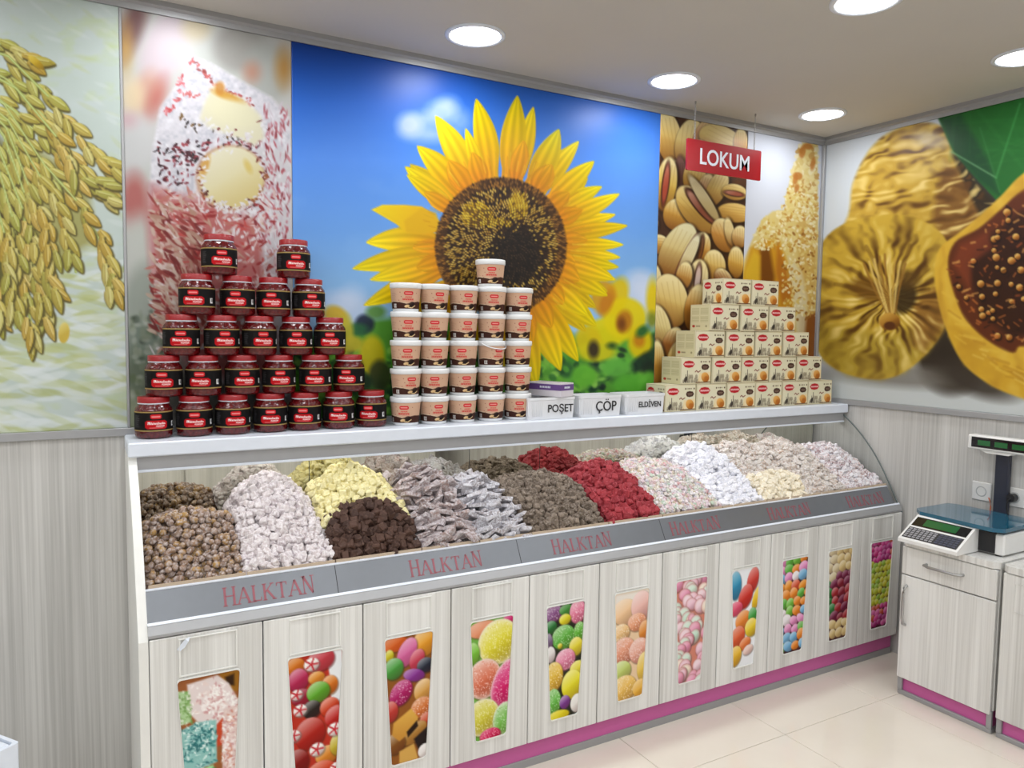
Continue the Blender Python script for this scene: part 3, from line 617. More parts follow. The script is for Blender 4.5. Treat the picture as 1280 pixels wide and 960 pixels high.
# ---- dried figs
def paint_fig():
    c = Canvas(1010, -20, 1660, 600, 1.4, (204, 212, 222)); r = random.Random(6)
    c.poly([(1010, 470), (1100, 462), (1660, 440), (1660, 600), (1010, 600)], (200, 206, 206), 14)
    back = curve([(1030, 340), (1040, 305), (1060, 270), (1066, 230), (1084, 192), (1108, 168), (1145, 154), (1180, 160), (1196, 190), (1225, 235), (1262, 275), (1250, 310), (1200, 330), (1120, 330)])
    c.poly(back, (196, 160, 62), 5)
    c.poly([(1180, 200), (1225, 235), (1262, 275), (1245, 315), (1185, 320), (1165, 270)], (128, 88, 40), 10, .9); c.poly([(1188, 190), (1212, 205), (1262, 245), (1250, 285), (1225, 270)], (40, 34, 24), 6, .9)
    def wr(p, q, w, col, al=.8, bend=0):
        p = np.array(p, float); q = np.array(q, float); m = (p+q)/2+np.array([-(q-p)[1], (q-p)[0]])*bend
        pts = [p*(1-t)**2+2*m*t*(1-t)+q*t*t for t in np.linspace(0, 1, 7)]; c.line(pts, w, col, 2.2, al)
    Ug, Vg = np.meshgrid(c.U, c.V)
    def folds(pl, val, dark, light, k=.7, soft=4):
        keep = c.a.copy(); c.poly(pl, (0, 0, 0), soft); m = 1-np.clip(c.a.sum(2)/np.maximum(keep.sum(2), 1), 0, 1); c.a = keep
        c.mixn(np.clip(-val, 0, 1)*m*k, dark); c.mixn(np.clip(val-.15, 0, 1)*m*k, light)
    nA, nB, nC = c.noise(46, 21, 3), c.noise(18, 22, 2), c.noise((30, 16), 23, 2)
    folds(back, np.sin((Ug*.42+Vg*.9)*.21+nA*15)*.55+np.sin((Ug*.3+Vg*.95)*.5+nC*14)*.4+(nB-.5)*.7, (96, 62, 26), (240, 214, 134), .95)
    c.ell(1165, 175, 22, 10, 10, (206, 190, 160), 8, alpha=.7); c.ell(1150, 215, 30, 10, -20, (226, 196, 110), 8, alpha=.6)
    # leaf
    leaf = [(1172, 146), (1280, 120), (1420, 70), (1480, 110), (1420, 150), (1340, 190), (1280, 224), (1258, 242), (1245, 250), (1222, 225), (1192, 190)]
    c.poly(leaf, (36, 104, 42), 3); c.poly([(1175, 148), (1200, 142), (1235, 200), (1250, 245), (1222, 225), (1192, 190)], (28, 70, 44), 8, .8)
    for _ in range(50): wr((r.uniform(1185, 1420), r.uniform(95, 230)), (r.uniform(1190, 1420), r.uniform(95, 230)), r.uniform(2, 6), r.choice([(44, 124, 52), (30, 88, 40), (60, 140, 66)]), .12)
    wr((1190, 190), (1245, 222), 2, (120, 170, 120), .7); wr((1245, 222), (1275, 130), 2.5, (70, 150, 80), .6); wr((1225, 160), (1250, 240), 2, (60, 130, 70), .5)
    # shadow and front fig
    c.ell(1190, 440, 46, 52, 0, (50, 42, 34), 14); c.ell(1130, 470, 90, 14, 4, (120, 116, 108), 12, alpha=.8); c.ell(1220, 475, 50, 18, 20, (60, 52, 44), 14, alpha=.9)
    front = curve([(1016, 390), (1014, 340), (1030, 300), (1060, 278), (1110, 268), (1150, 274), (1180, 296), (1192, 330), (1190, 370), (1180, 410), (1160, 440), (1130, 465), (1100, 474), (1060, 468), (1030, 450), (1016, 420)])
    c.poly(front, (198, 164, 58), 3); c.poly([(1016, 400), (1060, 410), (1110, 420), (1170, 400), (1180, 410), (1160, 440), (1130, 465), (1100, 474), (1060, 468), (1030, 450)], (172, 146, 52), 12, .8); c.poly([(1140, 380), (1190, 340), (1185, 405), (1155, 440), (1140, 430)], (136, 92, 40), 12, .8)
    K = np.array([1112., 372.])
    ang = np.arctan2(Vg-K[1], Ug-K[0]); rad = np.hypot(Ug-K[0], (Vg-K[1])*.95); fade = np.clip(1.25-rad/95, .25, 1)
    folds(front, np.sin(ang*15+nA*9+rad*.02)*.75*fade+np.sin(ang*34+nC*11)*.5*fade+(nB-.5)*1.2, (84, 54, 20), (240, 214, 130), 1.0)
    for ang, l in [(-2.9, 70), (-2.5, 60), (-2.0, 70), (-1.2, 70), (-.7, 60), (-.2, 50), (2.8, 60), (2.4, 60)]:
        p = K+np.array([math.cos(ang), math.sin(ang)])*22; q = K+np.array([math.cos(ang), math.sin(ang)])*l; wr(p, q, 5, (96, 64, 24), .45, .05)
    c.ell(1085, 362, 22, 14, 20, (110, 74, 26), 8, alpha=.8); c.ell(1130, 372, 15, 20, 20, (54, 40, 20), 6, alpha=.9); c.ell(1136, 350, 14, 12, 0, (86, 60, 24), 8, alpha=.8)
    for k in range(9): wr((1080+k*6.5, 318+abs(k-4)*3), (1108+k*1.4, 390), 2.6, r.choice([(222, 192, 110), (196, 156, 70), (150, 108, 44), (232, 208, 140)]), .9, .04)
    c.ell(1112, 402, 13, 11, 0, (160, 108, 36), 2, hi=(206, 160, 70), lo=(100, 60, 20)); c.ell(1112, 407, 7, 5, 0, (90, 50, 24), 2)
    # halved fig
    half = curve([(1168, 345), (1174, 312), (1200, 290), (1222, 272), (1250, 246), (1280, 216), (1340, 178), (1440, 150), (1560, 200), (1610, 330), (1560, 470), (1440, 530), (1340, 512), (1280, 498), (1240, 482), (1206, 456), (1186, 420), (1174, 382)])
    c.poly(half, (214, 172, 56), 3); c.poly([(1190, 400), (1230, 440), (1280, 462), (1340, 475), (1440, 490), (1440, 530), (1340, 512), (1280, 498), (1240, 482), (1206, 456), (1186, 420)], (206, 160, 44), 8, .8)
    inner = curve([(1186, 335), (1194, 304), (1224, 286), (1252, 262), (1280, 238), (1345, 205), (1440, 185), (1530, 225), (1570, 330), (1530, 430), (1440, 470), (1345, 450), (1280, 432), (1266, 440), (1240, 428), (1216, 408), (1200, 384)])
    c.poly(inner, (92, 44, 22), 4); c.poly([(1208, 330), (1230, 300), (1280, 262), (1345, 235), (1440, 220), (1520, 300), (1480, 420), (1345, 420), (1260, 420), (1225, 390)], (48, 26, 16), 10, .9)
    c.poly([(1190, 330), (1200, 305), (1235, 290), (1240, 310), (1215, 330), (1212, 360)], (130, 60, 34), 8, .7)
    folds(half, np.sin((Ug*.9-Vg*.4)*.10+nA*14)*.4+(nB-.5)*.9, (168, 118, 34), (236, 204, 100), .6)
    c.poly(inner, (92, 44, 22), 6); c.poly([(1208, 330), (1230, 300), (1280, 262), (1345, 235), (1440, 220), (1520, 300), (1480, 420), (1345, 420), (1260, 420), (1225, 390)], (48, 26, 16), 10, .9)
    c.poly([(1190, 330), (1200, 305), (1235, 290), (1240, 310), (1215, 330), (1212, 360)], (130, 60, 34), 8, .7)
    for _ in range(1100):
        u, v = r.uniform(1190, 1560), r.uniform(215, 455)
        if v < np.interp(u, [1186, 1224, 1280, 1345, 1440], [325, 292, 246, 214, 195]) or v > np.interp(u, [1186, 1216, 1240, 1345, 1440, 1560], [335, 400, 420, 440, 460, 380]): continue
        if r.random() < .72: wr((u, v), (u+r.uniform(-8, 8), v+r.uniform(-5, 5)), r.uniform(1, 2.6), r.choice([(150, 76, 36), (190, 110, 50), (28, 16, 12), (206, 150, 80)]), .8)
        else:
            s = r.uniform(2.6, 4.8); c.ell(u+1, v+1.5, s+1, s+1, 0, (30, 18, 12), 2, alpha=.8); c.ell(u, v, s, s, 0, (176, 116, 44), 1.2, hi=(230, 190, 110), lo=(110, 60, 20))
    for _ in range(60):
        t = r.random(); u = 1176+t*230; v = np.interp(u, [1174, 1190, 1240, 1300, 1440], [370, 420, 465, 485, 505])-r.uniform(0, 20); wr((u, v), (u+r.uniform(8, 26), v+r.uniform(2, 14)), r.uniform(2, 4), r.choice([(228, 196, 96), (180, 130, 36), (222, 184, 70)]), .5)
    return c

G = .86
mural('rice_mural', paint_rice(), 'x', -3.93, XA-.004, .0032, 'mural of ripe rice ears drooping over pale rice grains', G)
mural('turkish_delight_mural', paint_cube(), 'x', XA+.004, XB-.001, .0036, 'mural of a sugar-dusted red sweet cube with nuts, behind the jars', G*.84)
mural('sunflower_mural', paint_sun(), 'x', XB+.001, XC-.001, .0042, 'mural of one huge yellow sunflower against blue sky', G)
mural('pistachio_mural', paint_pist(), 'x', XC+.001, XD-.001, .0042, 'mural of split pistachio nuts behind the red hanging sign', G)
mural('pastry_mural', paint_past(), 'x', XD+.001, -.022, .0042, 'mural of golden nut-coated pastry beside the room corner', G*.9)
mural('fig_mural', paint_fig(), 'y', -.022, -1.62, .0044, 'mural of dried figs with a green leaf on the side wall', G)
# ------------------------------------------------------------------ the room
RX0, RY0 = -6.6, -5.6
def struct(name, mb, mat, parent=None): return tag(mb.build(name, mat, parent), kind='structure')
floor = struct('floor', MB().box(RX0, 0, RY0, 0, -.05, -.004), plain('grout', (120, 112, 102), .8))
TS = .589
m, nt, b = nodes('cream_tile'); setp(b, rough=.12, spec=.55)
tcn = nt.nodes.new('ShaderNodeNewGeometry'); nz = nt.nodes.new('ShaderNodeTexNoise'); nz.inputs['Scale'].default_value = 2.5; nz.inputs['Detail'].default_value = 5
nt.links.new(tcn.outputs['Position'], nz.inputs['Vector']); nt.links.new(mixrgb(nt, nz.outputs[0], L4((216, 207, 194)), L4((232, 225, 213))), b.inputs['Base Color']); M_tile = m
tile_me = MB().box(0, TS-.0025, 0, TS-.0025, -.012, 0, .0012).mesh('tile', M_tile)
i0 = math.ceil((RX0+1.10)/TS); j0 = math.ceil((RY0+.81)/TS)
for i in range(i0, 3):
    for j in range(j0, 2):
        x = -1.10+(i-1)*TS; y = -.81+j*TS
        if x < RX0-.001 or x > -.02 or y > -.02 or y < RY0-.01: continue
        if x+TS > 0 or y+TS > 0:      # cut tiles along the walls
            tag(MB().box(x, min(x+TS-.0025, -.001), y, min(y+TS-.0025, -.001), -.012, 0, .0012).build('tile', M_tile, floor))
        else: link('tile', tile_me, floor, (x, y, 0))
struct('ceiling', MB().box(RX0, 0, RY0, 0, CEIL, CEIL+.08), M_ceil)
struct('wall_back', MB().box(RX0, .1, 0, .1, -.05, CEIL+.08), M_wood)
struct('wall_right', MB().box(0, .1, RY0, 0, -.05, CEIL+.08), M_wood)
struct('wall_left', MB().box(RX0-.1, RX0, RY0, .1, -.05, CEIL+.08), plain('side_wall_paint', (205, 203, 198), .7))
struct('wall_front', MB().box(RX0-.1, .1, RY0-.1, RY0, -.05, CEIL+.08), plain('front_wall_paint', (205, 203, 198), .7))
# aluminium strips
def strip(n, *bx): return struct('trim_%d' % n, MB().box(*bx, .0015), M_alu)
t = MB(); t.prism([(0, MT), (-.012, MT), (-.012, MT+.018), (-.022, MT+.024), (-.022, CEIL), (0, CEIL)], RX0, 0, 'x'); struct('trim_1', t, M_alu)
t = MB(); t.prism([(0, MT), (-.012, MT), (-.012, MT+.018), (-.022, MT+.024), (-.022, CEIL), (0, CEIL)], RY0, -.0, 'y'); struct('trim_2', t, M_alu)
strip(3, RX0, XA+.03, -.014, 0, MB_-.026, MB_)
strip(4, XA+.03, -.001, -.014, 0, MB_-.026, MB_)
strip(5, -.014, 0, -1.62, -.02, MB_-.026, MB_)
strip(6, -.022, 0, -.022, 0, MB_-.03, MT)
strip(7, XA-.004, XA+.004, -.009, 0, MB_, MT)

# ------------------------------------------------------------------ downlights
M_lens = emit('lamp_lens', (250, 250, 255), 9.0)
def downlight(x, y, label):
    e = empty('downlight', (x, y, CEIL)); tag(e, label, 'ceiling light', 'recessed ceiling downlights')
    MB().lathe([(.108, 0), (.108, -.004), (.094, -.007), (.090, 0)], 40).build('trim_ring', M_white, e)
    MB().lathe([(.088, -.001), (.088, -.0045)], 40, smooth=False).build('lens', M_lens, e)
    ld = bpy.data.lights.new('lamp', 'AREA'); ld.shape = 'DISK'; ld.size = .17; ld.energy = LAMP_W; ld.color = (.965, .985, 1.0)
    lo = bpy.data.objects.new('lamp', ld); COL.objects.link(lo); lo.parent = e; lo.location = (0, 0, -.012)
NAMED = {(2, 0): 'round ceiling light above the sunflower petals, nearest the picture\'s centre', (1, 0): 'round ceiling light between the sunflower mural and the hanging red sign', (0, 0): 'round ceiling light nearest the room corner',
         (1, 1): 'round ceiling light cut off by the top edge of the picture', (0, 1): 'round ceiling light cut off at the right edge, above the fig mural'}
for i in range(7):
    for j in range(6):
        downlight(-.387-.918*i, -.294-.885*j, NAMED.get((i, j), 'ceiling light out of view, row %s from the murals, place %s from side wall' % (['one', 'two', 'three', 'four', 'five', 'six'][j], ['one', 'two', 'three', 'four', 'five', 'six', 'seven'][i])))

# ------------------------------------------------------------------ the counter
PROF = [(-.206, 1.149), (-.303, 1.069), (-.374, .997), (-.436, .905), (-.478, .841), (-.515, .773), (-.552, .708)]
def prof_y(z):
    zz = [p[1] for p in PROF][::-1]; yy = [p[0] for p in PROF][::-1]; return float(np.interp(z, zz, yy))
def smooth_prof(n=24, z1=1.149, z0=.708):
    zs = np.linspace(z1, z0, n); co = np.polyfit([p[1] for p in PROF], [p[0] for p in PROF], 3); return [(float(np.polyval(co, z)), float(z)) for z in zs]
SP = smooth_prof()
counter = empty('display_counter', ((CX0+CX1)/2, -.3, 0)); tag(counter, 'long open-fronted sweets counter with pale wood doors and pink plinth', 'display counter')
ORG = Vector(((CX0+CX1)/2, -.3, 0))
def part(mb, name, mat, parent=None):
    o = mb.build(name, mat, parent or counter)
    if parent is None: o.location = -ORG
    return o
# carcass behind the doors and the deck carrying the trays
part(MB().box(CX0, CX1, -.530, -.004, .10, .70), 'carcass', M_white)
part(MB().box(CX0, CX1, -.525, -.030, .70, .742), 'deck', M_white)
part(MB().box(CX0+.01, CX1, -.522, -.02, .030, .10), 'plinth', M_pink)
part(MB().box(CX0+.01, CX1, -.526, -.02, .0, .030, .001), 'plinth_strip', M_alu)
# end panels: solid on the left, glass on the right
outl = [(-.002, 0), (-.552, 0)]+[(y, z) for y, z in reversed(SP)]+[(-.206, 1.159), (-.002, 1.159)]
part(MB().prism(outl, CX0-.024, CX0, 'x'), 'end_panel', M_bead)
gz = [(y, z) for y, z in SP if z > .742]
end = part(MB().prism([(-.03, .742)]+[(y+.004, z) for y, z in reversed(gz)]+[(-.03, 1.145)], CX1-.008, CX1-.002, 'x'), 'end_glass', M_glass)
ed = MB().tube([(CX1-.004, y, z) for y, z in SP], .0035, 6); e2 = ed.build('glass_rim', M_edge, end)
# top shelf
part(MB().box(CX0-.024, CX1+.012, -.222, -.002, 1.160, SHELF, .004), 'shelf', M_white)
part(MB().box(CX0, CX1-.004, -.208, -.150, 1.118, 1.160), 'shelf_trim', M_alu)
part(MB().box(CX0, CX1-.004, -.2125, -.204, 1.111, 1.119, .001), 'trim_bead', M_white)
# unseen light strip, added under the shelf to brighten the heaps and their reflections
added_strip = part(MB().box(CX0+.05, CX1-.06, -.118, -.106, 1.152, 1.160), 'added_light_strip', emit('added_strip_diffuser', (255, 250, 245), 1.2))
for i in range(5):
    ld = bpy.data.lights.new('added_strip_lamp', 'AREA'); ld.shape = 'RECTANGLE'; ld.size = .62; ld.size_y = .012; ld.energy = STRIP_W; ld.color = (1.0, .985, .96)
    lo = bpy.data.objects.new('added_strip_lamp', ld); COL.objects.link(lo); lo.parent = added_strip; lo.location = (CX0+.36+i*.645, -.112, 1.150)
# mirror along the back, in separate sheets
ms = [CX0+.002, -2.748, -2.098, -1.762, -.90, CX1-.010]
for a, b_ in zip(ms[:-1], ms[1:]): part(MB().box(a+.0015, b_-.0015, -.026, -.020, .745, 1.150), 'mirror', M_mirror)
part(MB().box(CX0, CX1, -.019, -.003, .70, 1.158), 'back_board', M_alud)
gx = [CX0+.003, -2.79, -2.14, -1.49, CX1-.012]      # joints of the lip; the case is open above it
# sloping grey lip with the name on it, and the rail under it
y1, z1, y0, z0 = prof_y(.826), .826, prof_y(.748), .748
lip = part(MB().prism([(y1, z1), (y1+.010, z1), (y0+.010, z0), (y0, z0)], CX0, CX1-.03, 'x'), 'front_lip', M_alud)
MB().box(CX0, CX1-.03, y1-.0015, y1+.011, z1, z1+.003).build('lip_bead', M_white, lip)
for sx in gx[1:-1]: MB().prism([(y1-.0008, z1-.001), (y1, z1-.001), (y0, z0), (y0-.0008, z0)], sx-.001, sx+.001, 'x').build('lip_seam', M_dark, lip)
part(MB().prism([(prof_y(.748)-.006, .748), (-.50, .748), (-.50, .714), (-.552, .714), (-.552, .722)], CX0, CX1-.002, 'x'), 'front_rail', M_alu)
part(MB().prism([(prof_y(.748)-.010, .746), (prof_y(.748)-.002, .751), (prof_y(.748)+.002, .748), (prof_y(.748)-.006, .742)], CX0, CX1-.002, 'x'), 'rail_highlight', M_white)  # white strip standing in for the highlight along the rail's top edge
# serif capitals drawn as strokes on the lip
GL = {'H': (.80, [((.12, 0), (.12, 1), 1.3), ((.68, 0), (.68, 1), 1.3), ((.12, .52), (.68, .52), .6)]), 'A': (.86, [((.08, 0), (.43, 1), .7), ((.43, 1), (.78, 0), 1.3), ((.22, .34), (.62, .34), .5)]),
      'L': (.66, [((.14, 0), (.14, 1), 1.3), ((.14, .04), (.60, .04), .6), ((.60, .04), (.60, .24), .5)]), 'K': (.80, [((.12, 0), (.12, 1), 1.3), ((.14, .45), (.62, 1), .6), ((.30, .60), (.72, 0), 1.2)]),
      'T': (.76, [((.38, 0), (.38, 1), 1.3), ((.06, .96), (.70, .96), .6), ((.06, .96), (.06, .78), .5), ((.70, .96), (.70, .78), .5)]), 'N': (.84, [((.12, 0), (.12, 1), .6), ((.70, 0), (.70, 1), .6), ((.12, 1), (.70, 0), 1.3)])}
SERIF = {'H': [(.12, 0), (.12, 1), (.68, 0), (.68, 1)], 'A': [(.08, 0), (.78, 0)], 'L': [(.14, 0), (.14, 1)], 'K': [(.12, 0), (.12, 1), (.62, 1), (.72, 0)], 'T': [(.38, 0)], 'N': [(.12, 0), (.12, 1), (.70, 1)]}
def name_mesh():
    mb = MB(); x = 0; h = .046; wv = .0052
    def quad(p, q, w):
        p = np.array(p); q = np.array(q); d = (q-p)/np.hypot(*(q-p)); n = np.array([-d[1], d[0]])*w/2
        mb.add([(*(a), z) for z in (0, .0006) for a in (p+n, q+n, q-n, p-n)], [(0, 1, 2, 3), (7, 6, 5, 4), (0, 4, 5, 1), (1, 5, 6, 2), (2, 6, 7, 3), (3, 7, 4, 0)])
    for ch in 'HALKTAN':
        w, st = GL[ch]; big = 1.12 if (x == 0 or ch == 'N') else 1.0
        for a, c, k in st: quad((x+a[0]*h, a[1]*h*big), (x+c[0]*h, c[1]*h*big), wv*k)
        for sx, sy in SERIF[ch]: quad((x+(sx-.14)*h, sy*h*big), (x+(sx+.14)*h, sy*h*big), wv*.55)
        x += (w+.06)*h
    return mb, x
nm, nw = name_mesh(); M_name = plain('faded_red_lettering', (150, 84, 94), .5); nme = nm.mesh('lettering', M_name)
dirv = Vector((0, y1-y0, z1-z0)).normalized(); xv = Vector((1, 0, 0)); nv = xv.cross(dirv).normalized()
def lip_x(u):      # where on the lip a name is centred
    ray = CF+CR*(u-640)/CAM['f']-CU*((820-.16*u)-480)/CAM['f']; tt = (prof_y(.79)-CP[1])/ray[1]; return CP[0]+tt*ray[0]
for uc in (338, 558, 727, 868, 985, 1080):
    o = link('lettering', nme, lip); cx = lip_x(uc); base = Vector((cx-nw/2*.96, y0, z0))+dirv*.016+nv*(-.0003 if nv.y > 0 else .0003)
    if nv.y > 0: nvv = -nv
    else: nvv = nv
    o.matrix_local = Matrix(((.96, dirv.x, nvv.x, base.x), (0, dirv.y, nvv.y, base.y), (0, dirv.z, nvv.z, base.z), (0, 0, 0, 1)))

# doors with their trapezoid pictures
def door_pic(k):
    r = random.Random(40+k); c = Canvas(0, 0, 66, 168, 1.5, (200, 190, 180))
    def E(u, v, a, b, g, col, sug=False, rim=None):
        c.ell(u+1, v+1.5, a+.8, b+.8, g, mixc(col, (30, 20, 15), .6), 2, alpha=.6)
        c.ell(u, v, a, b, g, col, 1.2, hi=mixc(col, (255, 255, 255), .45), lo=mixc(col, (60, 20, 20), .35), rim=rim)
        if sug:
            for _ in range(int(a*b*.35)):
                t = r.uniform(0, 2*PI); q = math.sqrt(r.random())*.92; g_ = math.radians(g); p0, p1 = a*q*math.cos(t), b*q*math.sin(t)
                c.ell(u+p0*math.cos(g_)-p1*math.sin(g_), v+p0*math.sin(g_)+p1*math.cos(g_), .7, .7, 0, mixc(col, (255, 255, 255), r.choice([.5, .75]) if r.random() < .7 else 0), .7, alpha=.8)
    def rough(poly, cols, n, base):
        c.poly(poly, base, 2); P = np.array(poly)
        for _ in range(n):
            w = np.array([r.random() for _ in P]); w /= w.sum(); w = w**3/(w**3).sum(); p = (P*w[:, None]).sum(0)
            c.ell(p[0], p[1], r.uniform(1, 3.2), r.uniform(.6, 1.3), r.uniform(0, 180), r.choice(cols), .9, alpha=.9)
    if k == 0:
        c.a[:] = (150, 90, 50); c.poly([(44, 0), (66, 0), (66, 26), (50, 22)], (150, 100, 30), 2); c.poly([(50, 6), (60, 4), (60, 18), (52, 16)], (50, 30, 12), 3)
        Wp = [(240, 232, 230), (226, 206, 200), (200, 150, 150), (246, 244, 240)]
        rough([(10, 6), (42, 2), (54, 14), (66, 40), (64, 60), (30, 66), (12, 40)], Wp, 240, (222, 208, 206)); rough([(0, 12), (12, 14), (14, 50), (0, 52)], [(140, 180, 110), (220, 226, 210), (110, 150, 80)], 60, (170, 200, 150))
        c.poly([(40, 60), (50, 50), (52, 84), (40, 86)], (190, 70, 40), 2); rough([(48, 44), (66, 40), (66, 140), (46, 140), (46, 80)], Wp+[(206, 140, 120)], 260, (220, 196, 190))
        rough([(0, 58), (20, 52), (40, 54), (40, 104), (0, 112)], [(60, 130, 130), (150, 200, 196), (220, 236, 232), (40, 100, 104)], 330, (140, 190, 184)); rough([(0, 112), (36, 106), (44, 140), (40, 168), (0, 168)], [(90, 170, 100), (200, 230, 200), (60, 130, 70), (236, 244, 232)], 330, (150, 206, 150)); rough([(46, 130), (66, 125), (66, 168), (48, 168)], [(200, 90, 50), (240, 220, 210), (160, 60, 30)], 120, (206, 130, 90))
    elif k == 1:
        c.a[:] = (180, 50, 34); c.poly([(46, 0), (66, 0), (66, 70), (52, 64), (50, 30)], (226, 228, 230), 2)
        for a in [(8, 10, 12, 10, 0, (206, 110, 30)), (12, 28, 12, 14, 0, (176, 40, 80)), (40, 8, 16, 14, 0, (190, 60, 70)), (34, 30, 10, 8, 0, (210, 130, 40)), (50, 42, 10, 12, 0, (206, 110, 30)), (16, 50, 12, 10, 0, (150, 30, 50)), (36, 48, 14, 13, 0, (90, 160, 40)), (28, 68, 11, 11, 0, (40, 34, 30)), (50, 70, 12, 12, 0, (196, 60, 30)), (58, 84, 14, 14, 0, (180, 34, 30)), (26, 98, 18, 20, 0, (170, 34, 24)), (10, 130, 14, 16, 0, (130, 24, 20)), (46, 130, 14, 12, 0, (214, 130, 40)), (60, 120, 10, 14, 0, (190, 170, 50)), (40, 150, 18, 14, 0, (200, 60, 30)), (16, 158, 14, 12, 0, (160, 30, 30))]: E(*a)
        for u, v, s in [(28, 12, 9), (10, 46, 7), (14, 66, 8), (6, 96, 8), (56, 100, 9), (34, 120, 9), (58, 150, 8)]:
            E(u, v, s, s*.9, 0, (236, 226, 222))
            for q in range(5): c.line([(u, v), (u+s*.85*math.cos(q*1.26), v+s*.8*math.sin(q*1.26))], 2, (190, 40, 50), 1)
    elif k == 2:
        c.a[:] = (140, 84, 34)
        for a in [(14, 8, 18, 10, 0, (206, 90, 30)), (54, 14, 16, 18, 0, (222, 150, 40)), (30, 22, 12, 20, 25, (206, 96, 150)), (44, 34, 10, 14, 20, (190, 60, 80)), (6, 22, 6, 8, 0, (200, 190, 40)), (12, 40, 13, 14, 0, (70, 150, 60)), (56, 44, 12, 10, 0, (34, 40, 54)), (40, 54, 15, 8, 15, (130, 50, 140)), (22, 74, 14, 18, 35, (170, 30, 96), True), (54, 78, 14, 16, 0, (206, 150, 70)), (8, 96, 10, 14, 0, (190, 60, 50)), (52, 100, 16, 14, 0, (206, 110, 50), True), (58, 120, 10, 12, 0, (190, 60, 30)), (40, 132, 20, 12, -30, (170, 120, 50)), (14, 140, 14, 14, 0, (130, 80, 30))]: E(*a)
        c.poly([(12, 112), (36, 98), (46, 112), (42, 126), (20, 138), (10, 128)], (222, 176, 80), 2, col2=(190, 130, 50)); c.poly([(30, 128), (44, 116), (46, 124), (32, 136)], (40, 24, 14), 2); c.poly([(40, 140), (62, 126), (66, 160), (48, 160)], (36, 26, 24), 3); c.poly([(20, 152), (40, 146), (46, 168), (20, 168)], (206, 160, 80), 2); E(56, 160, 10, 10, 0, (226, 220, 216))
    elif k == 3:
        c.a[:] = (110, 170, 70); W_ = (236, 230, 220)
        for a in [(20, 12, 24, 12, 0, (222, 140, 100)), (60, 6, 10, 10, 0, (206, 40, 110)), (44, 34, 32, 32, 0, (218, 208, 50), True, W_), (4, 44, 10, 16, 0, (120, 190, 60)), (22, 82, 26, 28, 0, (214, 110, 80), True, W_), (56, 96, 22, 36, 20, (206, 30, 100), True, W_), (20, 136, 26, 26, 0, (208, 200, 60), True, W_), (56, 146, 20, 24, 0, (110, 180, 70), True, W_), (32, 164, 16, 10, 0, (206, 30, 80), True)]: E(*a)
    elif k == 4:
        c.a[:] = (40, 40, 30)
        for a in [(12, 10, 16, 12, 0, (130, 80, 130), True), (34, 8, 12, 8, 0, (60, 130, 50)), (54, 14, 14, 18, 0, (220, 120, 150), True), (32, 22, 10, 8, 0, (214, 204, 40)), (8, 30, 10, 10, 0, (40, 110, 50)), (30, 48, 20, 18, 0, (90, 170, 60), True), (58, 44, 10, 14, 0, (90, 170, 50), True), (4, 52, 7, 14, 0, (110, 90, 120)), (8, 70, 8, 12, 0, (220, 216, 214)), (52, 66, 12, 14, 0, (220, 204, 50)), (34, 82, 17, 16, 0, (222, 130, 160), True), (56, 100, 14, 12, 0, (222, 210, 60)), (14, 104, 16, 22, 0, (222, 180, 60), True), (46, 122, 18, 22, 0, (224, 214, 40)), (14, 142, 13, 20, 0, (100, 180, 70), True), (34, 146, 9, 10, 0, (120, 60, 140)), (56, 152, 12, 14, 0, (226, 222, 216)), (24, 164, 18, 8, 0, (222, 206, 30)), (24, 60, 4, 4, 0, (210, 200, 50))]: E(*a)
    elif k == 5:
        c.a[:] = (226, 196, 160); c.poly([(0, 0), (66, 0), (66, 20), (0, 30)], (232, 224, 214), 8)
        for a in [(20, 30, 24, 20, 0, (236, 196, 150)), (52, 26, 20, 24, 0, (230, 180, 170)), (44, 50, 18, 14, 0, (224, 150, 110), True), (60, 66, 12, 16, 0, (214, 130, 50)), (14, 62, 16, 14, 0, (232, 190, 130), True), (20, 90, 22, 20, 0, (224, 150, 120), True), (50, 96, 20, 20, 0, (224, 160, 140), True), (60, 124, 14, 24, 0, (226, 190, 80)), (16, 122, 18, 16, 0, (190, 206, 110)), (22, 150, 24, 20, 0, (232, 186, 90), True), (54, 156, 16, 14, 0, (226, 170, 60))]: E(*a)
    elif k == 6:
        c.a[:] = (206, 130, 110); P_ = [(232, 190, 206), (226, 150, 180), (206, 226, 210), (236, 220, 200), (190, 220, 200), (236, 206, 216)]
        for i in range(60): E(r.uniform(-2, 68), i*2.9, r.uniform(9, 14), r.uniform(9, 14), r.uniform(0, 90), r.choice(P_), rim=(190, 110, 110))
    elif k == 7:
        c.a[:] = (232, 234, 238)
        for a in [(10, 26, 13, 24, 0, (50, 140, 180)), (50, 22, 13, 22, 15, (200, 60, 50)), (34, 48, 15, 22, 25, (200, 50, 40)), (60, 54, 8, 20, 20, (230, 190, 40)), (12, 66, 16, 12, -10, (220, 80, 110)), (30, 88, 18, 16, -30, (226, 130, 50)), (52, 84, 10, 14, 0, (60, 150, 60)), (50, 104, 15, 16, 20, (230, 200, 50)), (18, 116, 16, 20, 30, (216, 90, 50)), (36, 130, 14, 10, -30, (226, 120, 60)), (14, 148, 14, 18, 20, (230, 180, 50)), (44, 142, 12, 8, -20, (232, 200, 190))]: E(*a)
    else:
        pal = {8: [(110, 180, 60), (222, 140, 190), (110, 170, 210), (232, 226, 230), (226, 130, 40), (90, 170, 60)], 9: [(206, 180, 120), (150, 30, 40), (120, 24, 40), (40, 110, 50), (226, 214, 180), (190, 60, 40), (110, 30, 60)], 10: [(206, 60, 140), (190, 40, 110), (214, 90, 160), (200, 80, 60), (160, 40, 110)]}[k]
        c.a[:] = (70, 30, 36); s = {8: 11, 9: 11, 10: 7.5}[k]; y = 2
